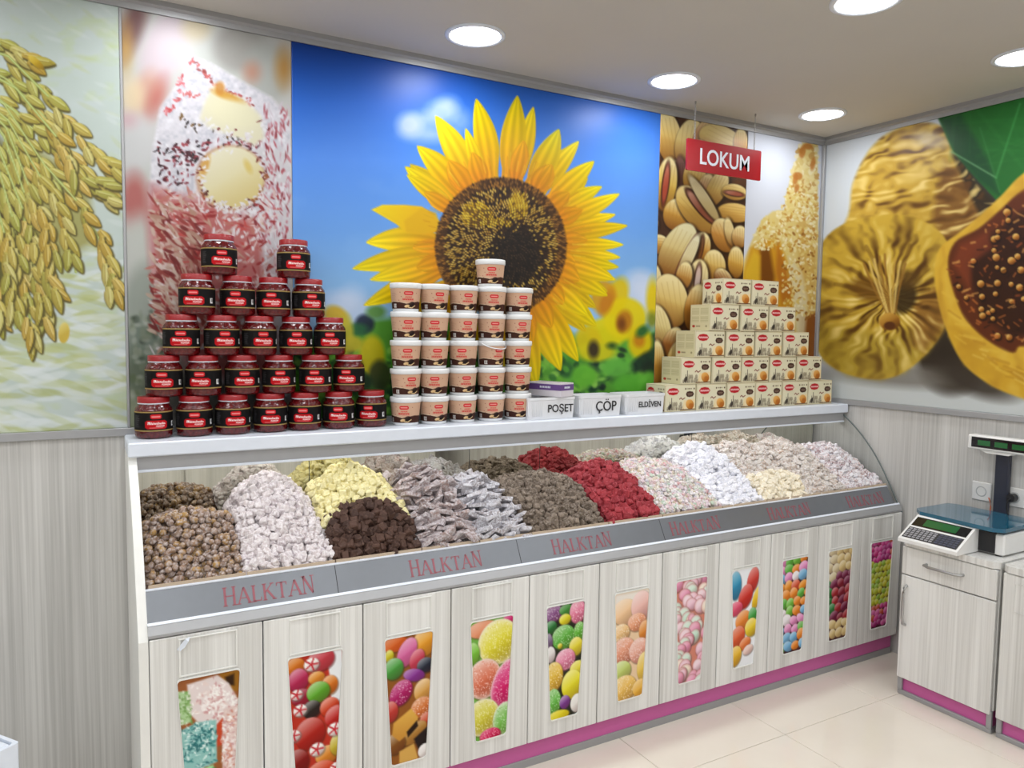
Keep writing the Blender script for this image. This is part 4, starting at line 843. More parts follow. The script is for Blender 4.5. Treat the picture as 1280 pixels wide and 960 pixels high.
        while y < 170:
            x = r.uniform(-4, 6)
            while x < 70:
                cl = r.choice(pal)
                if k == 10 and 40 < y < 128: cl = r.choice([(180, 190, 50), (206, 200, 50), (140, 180, 50), (190, 196, 40)])
                if k == 9: cl = pal[0] if (y < 40 and x > 24) or y > 130 else (r.choice([(226, 220, 200), (206, 190, 150)]) if x < 24 and y < 60 else ((40, 110, 50) if x < 20 else r.choice([(120, 24, 40), (150, 34, 40), (100, 20, 50)])))
                if k == 8 and 40 < y < 60: cl = r.choice([(226, 140, 40), (206, 80, 50)])
                E(x, y+r.uniform(-2, 2), s*r.uniform(.85, 1.2), s*r.uniform(.7, 1), r.uniform(-40, 40), cl); x += s*1.65
            y += s*1.4
    return c
DT0, DB0 = .710, .104
dmb = MB().box(.002, DW-.002, -.552, -.533, DB0, DT0, .002); door_me = dmb.mesh('door', M_door)
cxd = .152
def bead(pts, w=.005, d=.0045):
    mb = MB(); P = [np.array(p) for p in pts]; n = len(P); cen = sum(P)/n
    out = [p+(p-cen)/np.hypot(*(p-cen))*w*1.3 for p in P]
    for i in range(n):
        j = (i+1) % n; q = [P[i], P[j], out[j], out[i]]
        mb.add([(a[0], -.5518, a[1]) for a in q]+[(a[0]*.85+c2[0]*.15, -.5518-d, a[1]*.85+c2[1]*.15) for a, c2 in zip(q, [q[3], q[2], q[1], q[0]])], [(0, 1, 2, 3), (7, 6, 5, 4), (0, 4, 5, 1), (1, 5, 6, 2), (2, 6, 7, 3), (3, 7, 4, 0)])
    return mb
bead_r = bead([(cxd-.072, .597), (cxd+.072, .597), (cxd+.072, .698), (cxd-.072, .698)]).mesh('panel_moulding', M_bead)
def trap(z):
    t = (.583-z)/(.583-.166); return (.082*(1-t)+.059*t)
rc = .010; tp = []
for (sx, z) in ((-1, .583), (1, .583), (1, .166), (-1, .166)):
    for q in range(4):
        a = q/3*PI/2; zz = z-rc+rc*math.sin(a) if z > .4 else z+rc-rc*math.sin(a); hw = trap(z)-rc+rc*math.cos(a)
        tp.append((sx, zz, hw, q))
tr = []
tr += [(cxd-h, z) for s, z, h, q in tp[0:4]]; tr += [(cxd+h, z) for s, z, h, q in reversed(tp[4:8])]; tr += [(cxd+h, z) for s, z, h, q in tp[8:12]]; tr += [(cxd-h, z) for s, z, h, q in reversed(tp[12:16])]
bead_t = bead(tr, .0042).mesh('picture_moulding', M_bead)
PICS = ['green and white coconut sweets', 'red gummies and swirl mints', 'assorted liquorice sweets', 'large fruit jellies', 'green, pink and yellow berries', 'orange sugared domes', 'pastel pink marshmallows', 'jelly beans on white', 'pastel pebbles', 'dark dried fruit', 'pink and yellow pebbles']
for k in range(11):
    d = link('door', door_me, counter); d.location = Vector((CX0+k*DW, 0, 0))-ORG
    link('panel_moulding', bead_r, d); link('picture_moulding', bead_t, d)
    if k == 0:      # film peeling off the first door
        f = MB(); pr = [(.070, .672), (.082, .690), (.092, .701), (.104, .704), (.099, .694), (.090, .680), (.078, .668)]; dp = [.001, .006, .010, .004, .012, .010, .004]
        f.add([(x, -.5525-d_, z) for (x, z), d_ in zip(pr, dp)]+[(x, -.5521-d_*.8, z) for (x, z), d_ in zip(pr, dp)], [tuple(range(7)), tuple(range(13, 6, -1))]+[(i, 7+i, 7+(i+1) % 7, (i+1) % 7) for i in range(7)])
        f.build('film_peel', M_white, d)
    c = door_pic(k); nx, nz_ = 50, 118
    z = np.linspace(.583, .166, nz_); S_ = np.linspace(-1, 1, nx); hw = np.array([trap(q) for q in z])
    ins = np.zeros(nz_)
    for i, q in enumerate(z):
        e = min(.583-q, q-.166)
        if e < rc: ins[i] = rc-math.sqrt(max(0, rc*rc-(rc-e)**2))
    X = cxd+S_[None, :]*(hw-ins)[:, None]; Z = np.repeat(z[:, None], nx, 1)
    P = np.stack([X, np.full_like(X, -.5525), Z], -1)
    o = grid_print('picture', P, c.sample((X-cxd+.082)/.164*66, (.583-Z)/.417*168), M_label, d); o['label'] = 'printed picture of '+PICS[k]
# ------------------------------------------------------------------ trays and heaped sweets
def piece_cube(s, k, flat=1.0, ln=1.0, jit=.13):
    r = random.Random(k); hx, hy, hz = s*.5*ln, s*.5, s*.5*flat
    vs, fs = chamfer((-hx, hx), (-hy, hy), (-hz, hz), min(hx, hy, hz)*.26)
    J = {}
    out = []
    for v in vs:
        key = tuple(1 if q > 0 else -1 for q in v)
        if key not in J: J[key] = [r.uniform(-jit, jit)*s*.5 for _ in range(3)]
        out.append(tuple(a+b_ for a, b_ in zip(v, J[key])))
    return out, fs
def piece_nut(s, k):
    r = random.Random(k); n, m = 7, 4; vs = [(0, 0, -s*.5)]; fs = []
    for i in range(1, m):
        ph = -PI/2+PI*i/m
        for j in range(n):
            a = 2*PI*j/n+i*.3; q = s*.5*r.uniform(.88, 1.1); vs.append((q*math.cos(ph)*math.cos(a)*1.12, q*math.cos(ph)*math.sin(a), q*math.sin(ph)*.92))
    vs.append((0, 0, s*.5)); L_ = len(vs)-1
    for j in range(n): fs.append((0, 1+(j+1) % n, 1+j)); fs.append((L_, L_-n+j, L_-n+(j+1) % n))
    for i in range(m-2):
        for j in range(n):
            a = 1+i*n; fs.append((a+j, a+(j+1) % n, a+n+(j+1) % n, a+n+j))
    return vs, fs
def pile(name, x0, x1, rz, fz, size, shape, mat, label, glabel, cat, yf=-.454, yr=-.215, yb=-.045, bz=.915, n_ind=300, dome=.03, seed=1, smooth=False, one='sweet', lean=0.0):
    r = random.Random(seed); xc = (x0+x1)/2; hw = (x1-x0)/2
    def H(x, y):
        if y < yr: t = (y-yf)/(yr-yf); z = fz+(rz-fz)*math.sin(max(0, t)*PI/2)**1.15
        else: t = (y-yr)/(yb-yr); z = rz-(rz-bz)*t**1.6
        q = min(1, abs(x-xc-lean*(y-yf))/hw); base = min(fz, bz); return z-(z-base)*dome*q**2-.004*q**4+.008*math.sin(x*61+seed)*math.cos(y*53)
    var = [shape(size*sc, seed*10+i) for i, sc in enumerate((1.0, .9, 1.1, 1.0))]
    mes = []
    for vs, fs in var:
        mb = MB(); mb.add(vs, fs, smooth); mes.append(mb.mesh(one, mat))
    pts = []
    st = size*.95; y = yf
    while y < yb:
        x = x0+size*.5+r.uniform(0, st*.5)
        while x < x1-size*.4:
            xx, yy = x+r.uniform(-.3, .3)*st, min(yb, max(yf, y+r.uniform(-.3, .3)*st))
            xx = min(x1-size*.42, max(x0+size*.42, xx)); pts.append((xx, yy, H(xx, yy)+r.uniform(-.22, .3)*size)); x += st
        e = .01; sl = (H(xc, min(yb, y+e))-H(xc, y))/e; y += st/math.sqrt(1+sl*sl)
    pts.sort(key=lambda q: (q[0]-CP[0])**2+(q[1]-CP[1])**2+(q[2]-CP[2])**2+(2.0 if q[1] > yr+.03 else 0))
    big = MB()
    def place(vs, fs, p, rot):
        big.add([tuple(rot @ Vector(v)+Vector(p)) for v in vs], fs, smooth)
    def rrot():
        a = Matrix.Rotation(r.uniform(0, 2*PI), 3, 'Z'); tl = Matrix.Rotation(r.gauss(-.5, .45), 3, 'X'); b_ = Matrix.Rotation(r.gauss(0, .45), 3, 'Y'); return b_ @ tl @ a
    for i, p in enumerate(pts):
        if i < n_ind:
            o = bpy.data.objects.new(one, mes[i % 4]); COL.objects.link(o); o.location = p; o.rotation_euler = rrot().to_euler()
            tag(o, label, cat, glabel)
        else: place(*var[i % 4], p, rrot())
    for p in pts:      # pieces underneath, seen through the gaps
        q = (min(x1-size*.42, max(x0+size*.42, p[0]+r.uniform(-.5, .5)*size)), p[1]+r.uniform(-.3, .3)*size, p[2]-size*.72); place(*var[r.randrange(4)], q, rrot())
    # body of the heap
    nx, ny = 8, 14; V = []; F = []
    for j in range(ny+1):
        for i in range(nx+1):
            x = x0+.003+(x1-x0-.006)*i/nx; yy = yf+.004+(yb-yf-.008)*j/ny; V.append((x, yy, max(.782, H(x, yy)-size*1.05)))
    for j in range(ny):
        for i in range(nx): a = j*(nx+1)+i; F.append((a, a+1, a+nx+2, a+nx+1))
    big.add(V, F, True)
    o = big.build('heap_of_sweets', mat); tag(o, glabel, 'sweets', kind='stuff')
    return o
M_tray = plain('tray_card', (186, 166, 142), .6)
def tray(x0, x1, label, yf=-.475, yb=-.036):
    mb = MB(); mb.box(x0, x1, yf, yb, .743, .748)
    for a in ((x0, x1, yf, yf+.006, .748, .837), (x0, x1, yb-.004, yb, .748, .83), (x0, x0+.003, yf, yb, .748, .822), (x1-.003, x1, yf, yb, .748, .822)): mb.box(*a)
    tag(mb.build('display_tray', M_tray), label, 'tray')
C_ = candy_mat
M1 = C_('sugared_nut', (112, 88, 70), (150, 126, 108), [(140, 112, 92), (168, 132, 74), (124, 104, 92)], (186, 174, 170), .45, .45)
M2 = C_('white_cube', (190, 178, 178), (216, 208, 208), [(206, 196, 196), (184, 172, 176)], (224, 219, 220), .55)
M3 = C_('cocoa_cube', (58, 40, 34), (84, 60, 50), None, (92, 70, 60), .35)
M4 = C_('yellow_cube', (214, 202, 140), (230, 222, 170), None, (236, 230, 190), .4)
M5 = C_('mauve_slab', (142, 124, 120), (180, 166, 166), [(164, 140, 134), (150, 140, 142)], (196, 190, 192), .55)
M6 = C_('grey_slab', (158, 156, 162), (190, 186, 190), [(150, 140, 140)], (206, 206, 212), .6)
M7 = C_('taupe_cube', (104, 92, 80), (134, 120, 106), [(92, 80, 70)], (146, 134, 122), .4)
M8 = C_('crimson_cube', (130, 34, 44), (164, 56, 64), [(150, 48, 56)], (176, 84, 92), .3)
M9 = C_('confetti_cube', (206, 196, 196), (226, 226, 226), [(206, 150, 156), (170, 190, 170), (222, 216, 206), (196, 180, 150), (190, 190, 200), (214, 190, 196)], (232, 230, 232), .35)
M10 = C_('snow_cube', (206, 208, 216), (232, 232, 238), [(216, 218, 228)], (240, 240, 246), .6)
M11 = C_('cream_cube', (220, 206, 176), (236, 228, 206), None, (240, 234, 220), .5)
M12 = C_('sand_cube', (176, 156, 140), (206, 196, 190), [(190, 166, 148), (166, 150, 140), (200, 190, 176)], (220, 216, 214), .62)
M13 = C_('blush_cube', (176, 156, 154), (212, 206, 208), [(190, 164, 158), (156, 120, 124), (216, 214, 218)], (224, 222, 226), .62)
cube = lambda s, k: piece_cube(s, k)
slab = lambda s, k: piece_cube(s, k, .34, 1.55, .2)
brick = lambda s, k: piece_cube(s, k, .8, 1.35)
T = [(-3.312, -3.052), (-3.048, -2.785), (-2.781, -2.495), (-2.491, -2.280), (-2.276, -2.070), (-2.066, -1.728), (-1.724, -1.462), (-1.458, -1.135), (-1.131, -.872), (-.868, -.592), (-.588, -.332), (-.328, -.040)]
TL = ['of brown sugared nuts at the left end', 'of white powdered cubes beside the brown nuts', 'of dark cocoa and yellow cubes', 'of mauve powdered slabs', 'of pale grey powdered slabs', 'of taupe cubes beside the red ones', 'of crimson cubes', 'of tiny confetti-coloured cubes', 'of snow-white cubes', 'of cream and sand-coloured cubes', 'of sandy beige sweets', 'of pinkish sweets at the right end']
for (a, b_), l in zip(T, TL): tray(a, b_, 'shallow card tray under the heap '+l)
def P_(i, rz, fz, size, shape, mat, kind, n=300, **k):
    a, b_ = T[i]; pile('heap', a-.007, b_+.007, rz, fz, size, shape, mat, kind+' in its heap on the sweets counter', 'heap of '+kind+' pieces', 'sweet', n_ind=n, seed=i*3+k.pop('sd', 1), **k)
P_(0, .985, .838, .0225, piece_nut, M1, 'brown sugar-dusted nut', smooth=True, one='sugared_nut', dome=.30, yr=-.24, yb=-.07, bz=.90)
P_(1, 1.055, .846, .0220, cube, M2, 'off-white powdered cube', one='white_cube_sweet', dome=.55, yr=-.13, bz=1.02)
P_(2, 1.065, .93, .0235, cube, M4, 'pale yellow cube', yf=-.345, yr=-.15, bz=1.02, one='yellow_cube_sweet', n=200, dome=.75, sd=2)
P_(2, .972, .846, .0260, cube, M3, 'dark cocoa cube', yr=-.335, yb=-.25, bz=.92, one='cocoa_cube_sweet', n=260, dome=.42)
P_(3, 1.04, .846, .036, slab, M5, 'mauve-grey powdered slab', one='slab_sweet', dome=.30, yr=-.17, bz=.99)
P_(4, 1.0, .852, .038, slab, M6, 'pale bluish-grey powdered slab', one='slab_sweet', dome=.40, yr=-.20, bz=.94)
P_(5, .985, .848, .0230, cube, M7, 'taupe cube', one='taupe_cube_sweet', dome=.30, yr=-.19, bz=.94)
P_(6, 1.01, .852, .0270, cube, M8, 'crimson cube', one='crimson_cube_sweet', dome=.42, yr=-.22, bz=.93)
P_(7, .995, .846, .0145, cube, M9, 'tiny confetti-coloured cube', n=0, one='confetti_sweet', dome=.25, yr=-.17, bz=.97)
P_(8, 1.04, .840, .0245, brick, M10, 'snow-white powdered block', one='white_block_sweet', dome=.40, yr=-.15, bz=1.0)
P_(9, 1.03, .90, .0235, brick, M12, 'sand-coloured dusted block', yf=-.35, yr=-.15, bz=1.0, one='sand_block_sweet', n=200, dome=.3, sd=2)
P_(9, .925, .840, .0245, brick, M11, 'cream-coloured block', yr=-.37, yb=-.30, bz=.88, one='cream_block_sweet', n=200, dome=.3)
P_(10, 1.025, .840, .0235, brick, M12, 'sandy beige dusted block', one='beige_block_sweet', dome=.25, yr=-.16, bz=.99)
P_(11, 1.0, .834, .0225, brick, M13, 'blush-pink dusted block', one='blush_block_sweet', dome=.5, yr=-.20, bz=.95)

# ------------------------------------------------------------------ wrapped prints
def wrap(name, cv, rf, a0, a1, z0, z1, nx, nz, mat, parent):
    A = np.linspace(a0, a1, nx)[None, :]; Z = np.linspace(z1, z0, nz)[:, None]; r = np.array([rf(z) for z in Z[:, 0]])[:, None]
    P = np.stack([r*np.sin(A), -r*np.cos(A), Z+0*A], -1)
    U, V = np.meshgrid(np.linspace(cv.u0, cv.u0+cv.W/cv.S, nx), np.linspace(cv.v0, cv.v0+cv.H/cv.S, nz))
    o = grid_print(name, P, cv.sample(U, V), mat, parent); o.data.polygons.foreach_set('use_smooth', [True]*len(o.data.polygons)); return o
ORD = ['first', 'second', 'third', 'fourth', 'fifth', 'sixth', 'seventh']
ROW = ['bottom row', 'second row up', 'third row up', 'fourth row up', 'top row']

# jars of red preserve
def jar_canvas():
    c = Canvas(0, 0, 120, 34, 3, (18, 16, 17)); r = random.Random(9)
    c.poly([(0, 0), (120, 0), (120, 1.9), (0, 1.9)], (166, 140, 84), .5); c.poly([(0, 32.1), (120, 32.1), (120, 34), (0, 34)], (166, 140, 84), .5)
    c.poly([(50, 6), (53, 4.5), (67, 4.5), (70, 6), (70, 11), (67, 12.8), (53, 12.8), (50, 11)], (196, 30, 36), .6); c.poly([(52, 7.6), (68, 7.6), (68, 10), (52, 10)], (226, 150, 150), .8, .9)
    c.poly([(40, 18), (44, 15), (76, 15), (81, 18), (81, 27), (77, 30), (44, 30), (40, 27)], (178, 18, 26), .7)
    for i in range(11):   # script lettering
        u = 45+i*2.9; h = r.choice([2.4, 3, 3.6, 2.6]); c.line([(u, 22), (u+1.2, 22-h), (u+2.2, 22), (u+3, 21)], .95, (240, 232, 228), .6)
    c.poly([(45, 18.2), (50, 17.6), (49, 19.4), (45, 20)], (240, 232, 228), .5)
    for i in range(6): c.line([(60+i*2.6, 26), (61.4+i*2.6, 23.8), (62.4+i*2.6, 26)], .85, (236, 226, 222), .6)
    c.poly([(48, 27.6), (72, 27.6), (72, 28.4), (48, 28.4)], (226, 170, 160), .6, .7)
    c.poly([(94, 18), (101, 18), (101, 27), (94, 27)], (222, 222, 222), .4)
    for i in range(5): c.poly([(95+i*1.3, 19), (95.5+i*1.3, 19), (95.5+i*1.3, 25), (95+i*1.3, 25)], (60, 60, 60), .3)
    for i in range(9): c.poly([(16, 7+i*2.4), (r.uniform(24, 30), 7+i*2.4), (27, 7.9+i*2.4), (16, 7.9+i*2.4)], (104, 104, 108), .6, .7)
    return c
m, nt, b = nodes('preserve_in_glass'); setp(b, rough=.14, spec=.5, coat=.25, coatr=.05)
g_ = nt.nodes.new('ShaderNodeTexCoord'); vo = nt.nodes.new('ShaderNodeTexVoronoi'); vo.inputs['Scale'].default_value = 95; nt.links.new(g_.outputs['Object'], vo.inputs['Vector'])
nt.links.new(mixrgb(nt, vo.outputs['Distance'], L4((100, 18, 20)), L4((60, 6, 10))), b.inputs['Base Color'])
bp = nt.nodes.new('ShaderNodeBump'); bp.inputs['Strength'].default_value = .35; bp.inputs['Distance'].default_value = .003; nt.links.new(vo.outputs['Distance'], bp.inputs['Height']); nt.links.new(bp.outputs[0], b.inputs['Normal']); M_jar = m
M_lid = plain('red_lid', (146, 18, 26), .3, coat=.2)
jar = empty('preserve_jar')
MB().lathe([(.046, 0), (.053, .003), (.0555, .010), (.0555, .086), (.054, .094), (.047, .104), (.045, .107), (.045, .112)], 28).build('glass_body', M_jar, jar)
MB().lathe([(.0462, .1085), (.0462, .1120)], 28, smooth=False).build('neck_ring', M_white, jar)
MB().lathe([(.0475, .1120), (.0475, .1275), (.0462, .1300), (.040, .1306)], 28).build('lid', M_lid, jar)
wrap('label', jar_canvas(), lambda z: .0560, -1.75, 1.75, .024, .086, 110, 40, M_label, jar)
JP = .1335
rows = [[192, 243, 291, 338, 381, 423, 464], [205, 254, 303, 349, 394, 436], [227, 277, 324, 370, 412], [246, 297, 342, 386], [274, 367]]
rr = random.Random(21); first = True
def ray_at_y(u, v, y):
    d = CF+CR*(u-640)/CAM['f']-CU*(v-480)/CAM['f']; t = (y-CP[1])/d[1]; return CP+t*d
for k, us in enumerate(rows):
    for i, u in enumerate(us):
        x = ray_at_y(u, [520, 467, 415, 363, 310][k], -.105)[0]
        o = jar if first else copy_tree(jar); first = False
        o.location = (x, -.105+rr.uniform(-.004, .004), SHELF+.001+k*JP*.9785+(.0 if k == 0 else .0))
        o.rotation_euler = (0, 0, -math.atan((x-CP[0])/2.66)+.02+rr.uniform(-.26, .26))
        w = ORD[i]+' from left' if len(us) > 2 else ('on the left' if i == 0 else 'on the right')
        tag(o, 'dark red preserve jar, %s in %s of the jar pyramid' % (w, ROW[k]), 'jar', 'stacked jars of red preserve')

# cream tubs
def tub_canvas():
    c = Canvas(0, 0, 130, 44, 3, (198, 162, 136)); r = random.Random(8)
    c.poly([(0, 31), (20, 28), (45, 30), (62, 33), (80, 30), (95, 28), (130, 30), (130, 44), (0, 44)], (64, 38, 31), .8); c.poly([(0, 30.2), (20, 27.2), (45, 29.2), (62, 32.2), (62, 33.2), (45, 30.4), (20, 28.4), (0, 31.4)], (222, 200, 172), .6)
    c.poly([(54, 8.5), (57, 6.5), (75, 6.5), (78, 8.5), (78, 12.5), (75, 14.6), (57, 14.6), (54, 12.5)], (196, 36, 44), .7); c.poly([(57, 9.4), (75, 9.4), (75, 11.6), (57, 11.6)], (230, 170, 160), .7, .9)
    for i in range(6): c.line([(57+i*3, 20), (58.4+i*3, 17.4), (59.6+i*3, 20)], .9, (200, 60, 56), .6)
    for i in range(10): c.line([(50+i*3, 25.5), (51.3+i*3, 22), (52.6+i*3, 25.5)], 1.2, (190, 50, 50), .6)
    c.poly([(60, 27), (80, 27), (80, 28), (60, 28)], (206, 110, 96), .5, .7)
    c.ell(74, 35, 10, 5.5, -18, (34, 24, 22), .8, hi=(80, 60, 50)); c.ell(62, 38.5, 7, 3, -10, (206, 170, 120), .8, hi=(232, 214, 170)); c.line([(66, 41), (76, 42), (86, 37)], 1.8, (226, 200, 150), .8)
    for u, v, q in [(44, 9, 1), (47, 18, .8), (40, 26, .8), (88, 10, .9), (43, 30, .7)]: c.ell(u, v, q, q, 0, (120, 50, 44), .6)
    for i in range(7): c.poly([(14, 10+i*2.6), (r.uniform(26, 34), 10+i*2.6), (30, 10.8+i*2.6), (14, 10.8+i*2.6)], (160, 120, 100), .6, .6)
    c.poly([(22, 33.5), (32, 33.5), (32, 42), (22, 42)], (216, 214, 210), .5)
    for i in range(6): c.poly([(23+i*1.5, 34.5), (23.7+i*1.5, 34.5), (23.7+i*1.5, 40.5), (23+i*1.5, 40.5)], (70, 60, 60), .3)
    return c
M_tub = plain('white_plastic', (226, 228, 230), .35)
tub = empty('cream_tub'); trf = lambda z: .0475+(.0555-.0475)*(z/.090)
MB().lathe([(.0460, 0), (.0475, .002), (trf(.088), .088)], 28).build('tub_body', M_tub, tub)
MB().lathe([(.0570, .085), (.0588, .087), (.0588, .1005), (.0575, .1035), (.054, .1045), (.053, .1030)], 28).build('lid', M_tub, tub)
wrap('label', tub_canvas(), lambda z: trf(z)+.0006, -1.75, 1.75, .010, .084, 110, 46, M_label, tub)
TP = .1055; cols = [507, 542, 578, 613, 646]; first = True
def add_tub(x, k, rz, label):
    global first
    o = tub if first else copy_tree(tub); first = False
    o.location = (x, -.115+rr.uniform(-.003, .003), SHELF+.001+k*TP*.993); o.rotation_euler = (0, 0, rz); tag(o, label, 'tub', 'stacked cream tubs'); return o
txs = [ray_at_y(u, 500, -.115)[0] for u in cols]
COLN = ['leftmost column', 'second column', 'middle column', 'fourth column', 'rightmost column']
hand = None
for k in range(5):
    for i, x in enumerate(txs):
        rz = -math.atan((x-CP[0])/2.65)+.22+rr.uniform(-.2, .2)
        if (i, k) in ((0, 0), (2, 2)): rz -= .2
        if (i, k) == (3, 2): rz += .5
        o = add_tub(x, k, rz, ('cream tub with a white handle hanging across its front' if (i, k) == (3, 2) else 'beige and brown cream tub, %s, %s of the tub wall') % (() if (i, k) == (3, 2) else (COLN[i], ['bottom row', 'second row up', 'middle row', 'fourth row up', 'fifth row up'][k])))
        if (i, k) == (3, 2): hand = o
add_tub(txs[3]-.008, 5, -.4, 'single cream tub standing alone on top of the tub wall')
pts = [(.0600*math.sin(a), -.0600*math.cos(a), .082-.016*math.cos(a*.9-.2)**2) for a in np.linspace(-1.3, 1.5, 18)]
pts = [(p[0], p[1], .0945-.022*math.sin(PI*i/17)**.8) for i, p in enumerate(pts)]
hd = MB().tube(pts, .0022, 6).build('handle', M_tub, hand)

# boxed sweets
def box_front():
    c = Canvas(0, 0, 93, 61, 2.2, (216, 210, 182)); r = random.Random(13)
    c.poly([(0, 0), (93, 0), (93, 1), (0, 1)], (170, 150, 110), .6); c.poly([(0, 60), (93, 60), (93, 61), (0, 61)], (170, 150, 110), .6); c.poly([(0, 0), (1, 0), (1, 61), (0, 61)], (180, 160, 120), .6); c.poly([(92, 0), (93, 0), (93, 61), (92, 61)], (180, 160, 120), .6)
    c.mixn((c.noise(12, 2, 2)-.5)*.6, (206, 206, 170))
    c.poly([(6, 15), (12, 8.5), (24, 6.5), (36, 8.5), (42, 15), (36, 21.5), (24, 23.5), (12, 21.5)], (178, 36, 44), .8); c.poly([(9, 13), (39, 13), (39, 17), (9, 17)], (214, 120, 124), .9, .8)
    for i in range(7): c.line([(11+i*4, 16.6), (12.8+i*4, 13.2), (14.2+i*4, 16.6)], 1, (236, 216, 210), .6)
    c.poly([(63, 22), (66, 16.5), (74, 15), (84, 16.5), (88, 22), (84, 27.5), (74, 29), (66, 27.5)], (70, 46, 38), .8); c.poly([(68, 20), (83, 20), (83, 21.4), (68, 21.4)], (170, 150, 130), .7, .7); c.poly([(69, 23.5), (82, 23.5), (82, 24.8), (69, 24.8)], (170, 150, 130), .7, .7)
    for i, (u, s) in enumerate([(62, 2.2), (69, 1.5), (74, 1.8), (79, 1.5), (88, 2.2)]): c.ell(u, 9.5, s, s*.9, 0, (96, 78, 60), .8)
    for _ in range(70):     # sketched skyline
        u = r.uniform(4, 58); h = r.choice([6, 9, 13, 16])*(1.2 if 14 < u < 26 else .8); c.line([(u, 58), (u+r.uniform(-1, 1), 58-h)], r.uniform(.5, 1.2), r.choice([(70, 60, 50), (120, 108, 90), (150, 140, 116), (90, 80, 66)]), .7, .75)
    c.line([(20, 56), (20, 30)], 1.7, (70, 60, 52), .8); c.ell(15, 50, 4, 7, 20, (50, 44, 40), 1.2, alpha=.85)
    for u in (28, 34, 48): c.ell(u, 44, 4, 5, 0, (110, 98, 80), 1, alpha=.5)
    c.line([(44, 33), (48, 30), (53, 34), (60, 30.5)], 2.0, (110, 40, 36), .9)
    c.poly([(58, 36), (92, 33), (92, 56), (52, 56)], (226, 206, 160), 1.5, .9); c.ell(76, 46, 13, 11, 30, (196, 130, 56), 1, hi=(222, 170, 96), lo=(150, 86, 30)); c.ell(80, 49, 7, 5, 20, (170, 96, 36), 1.5, alpha=.7)
    c.poly([(46, 57), (92, 56), (92, 58.6), (46, 59)], (96, 64, 40), .6)
    return c
def box_side():
    c = Canvas(0, 0, 65, 61, 2, (206, 198, 164)); r = random.Random(14); c.mixn((c.noise(10, 3, 2)-.5)*.6, (196, 196, 160))
    for (u0, v0, u1, v1) in ((5, 8, 30, 24), (34, 8, 60, 24), (5, 28, 30, 42), (34, 28, 60, 42)):
        for i in range(8): c.poly([(u0, v0+i*(v1-v0)/8), (u1, v0+i*(v1-v0)/8), (u1, v0+(i+.55)*(v1-v0)/8), (u0, v0+(i+.55)*(v1-v0)/8)], (172, 164, 128), .5, .75)
    c.ell(12, 51, 5, 3, 0, (170, 60, 50), .7); c.poly([(20, 49.6), (34, 49.6), (34, 52.4), (20, 52.4)], (120, 104, 84), .7, .7); c.ell(54, 51, 3, 2.5, 0, (150, 140, 110), .7)
    c.poly([(0, 0), (1.4, 0), (1.4, 61), (0, 61)], (160, 140, 100), .5); c.poly([(0, 0), (65, 0), (65, 1), (0, 1)], (160, 140, 100), .5)
    return c
BW, BH, BD = .183, .1215, .130
M_card = plain('cream_card', (214, 208, 180), .45)
def flat_grid(name, cv, P0, du, dv, nx, nz, parent):
    S_, T_ = np.meshgrid(np.linspace(0, 1, nx), np.linspace(0, 1, nz))
    P = np.asarray(P0)+S_[..., None]*np.asarray(du)+T_[..., None]*np.asarray(dv)
    return grid_print(name, P, cv.sample(cv.u0+S_*cv.W/cv.S, cv.v0+T_*cv.H/cv.S), M_label, parent)
fc, sc_ = box_front(), box_side()
def make_box(logo_side):
    e = empty('sweet_box'); MB().box(0, BW, 0, BD, 0, BH, .0012).build('carton', M_card, e)
    flat_grid('front_print', fc, (.001, -.0006, BH-.001), (BW-.002, 0, 0), (0, 0, -BH+.002), 92, 60, e)
    flat_grid('side_print', fc if logo_side else sc_, (-.0006, BD-.001, BH-.001), (0, -BD+.002, 0), (0, 0, -BH+.002), 72, 50, e)
    return e
bx_n = make_box(False); bx_l = make_box(True); usedn = usedl = False
BL = [(-1.199, 6), (-1.109, 5), (-1.028, 4), (-.945, 3), (-.870, 2)]
for k, (xs, n) in enumerate(BL):
    for i in range(n):
        ls = k in (0, 4) and i == 0
        if ls: o = copy_tree(bx_l) if usedl else bx_l; usedl = True
        else: o = copy_tree(bx_n) if usedn else bx_n; usedn = True
        end_x = [-.073, -.16, -.262, -.36, -.49][k]; pit = (end_x-xs)/n if n > 1 else BW
        o.location = (xs+i*max(pit, BW+.001), -.170+rr.uniform(-.003, .003), SHELF+.0005+k*(BH+.0008)); o.rotation_euler = (0, 0, rr.uniform(-.006, .006))
        tag(o, 'cream printed sweet box, %s from left in %s of the box pyramid' % (ORD[i], ROW[k]), 'box', 'stacked cream boxes')

# lettered bins on the shelf
def text_mesh(s, size, mat, ext=.0006, off=0.0, sx=1.0):
    cu = bpy.data.curves.new('lettering', 'FONT'); cu.body = s; cu.size = size; cu.extrude = ext; cu.offset = off; cu.align_x = 'CENTER'; cu.align_y = 'CENTER'; cu.resolution_u = 4
    ob = bpy.data.objects.new('lettering', cu); COL.objects.link(ob); bpy.context.view_layer.update()
    me = bpy.data.meshes.new_from_object(ob.evaluated_get(bpy.context.evaluated_depsgraph_get())); bpy.data.objects.remove(ob); me.materials.clear(); me.materials.append(mat)
    for v in me.vertices: v.co.x *= sx
    return me
def rrect(w, d, r, n=4):
    out = []
    for cx, cy, a0 in ((w/2-r, d/2-r, 0), (-w/2+r, d/2-r, 90), (-w/2+r, -d/2+r, 180), (w/2-r, -d/2+r, 270)):
        for i in range(n+1): a = math.radians(a0+90*i/n); out.append((cx+r*math.cos(a), cy+r*math.sin(a)))
    return out
M_ink = plain('black_lettering', (30, 30, 34), .5)
M_bin = plain('bin_plastic', (222, 224, 228), .35)
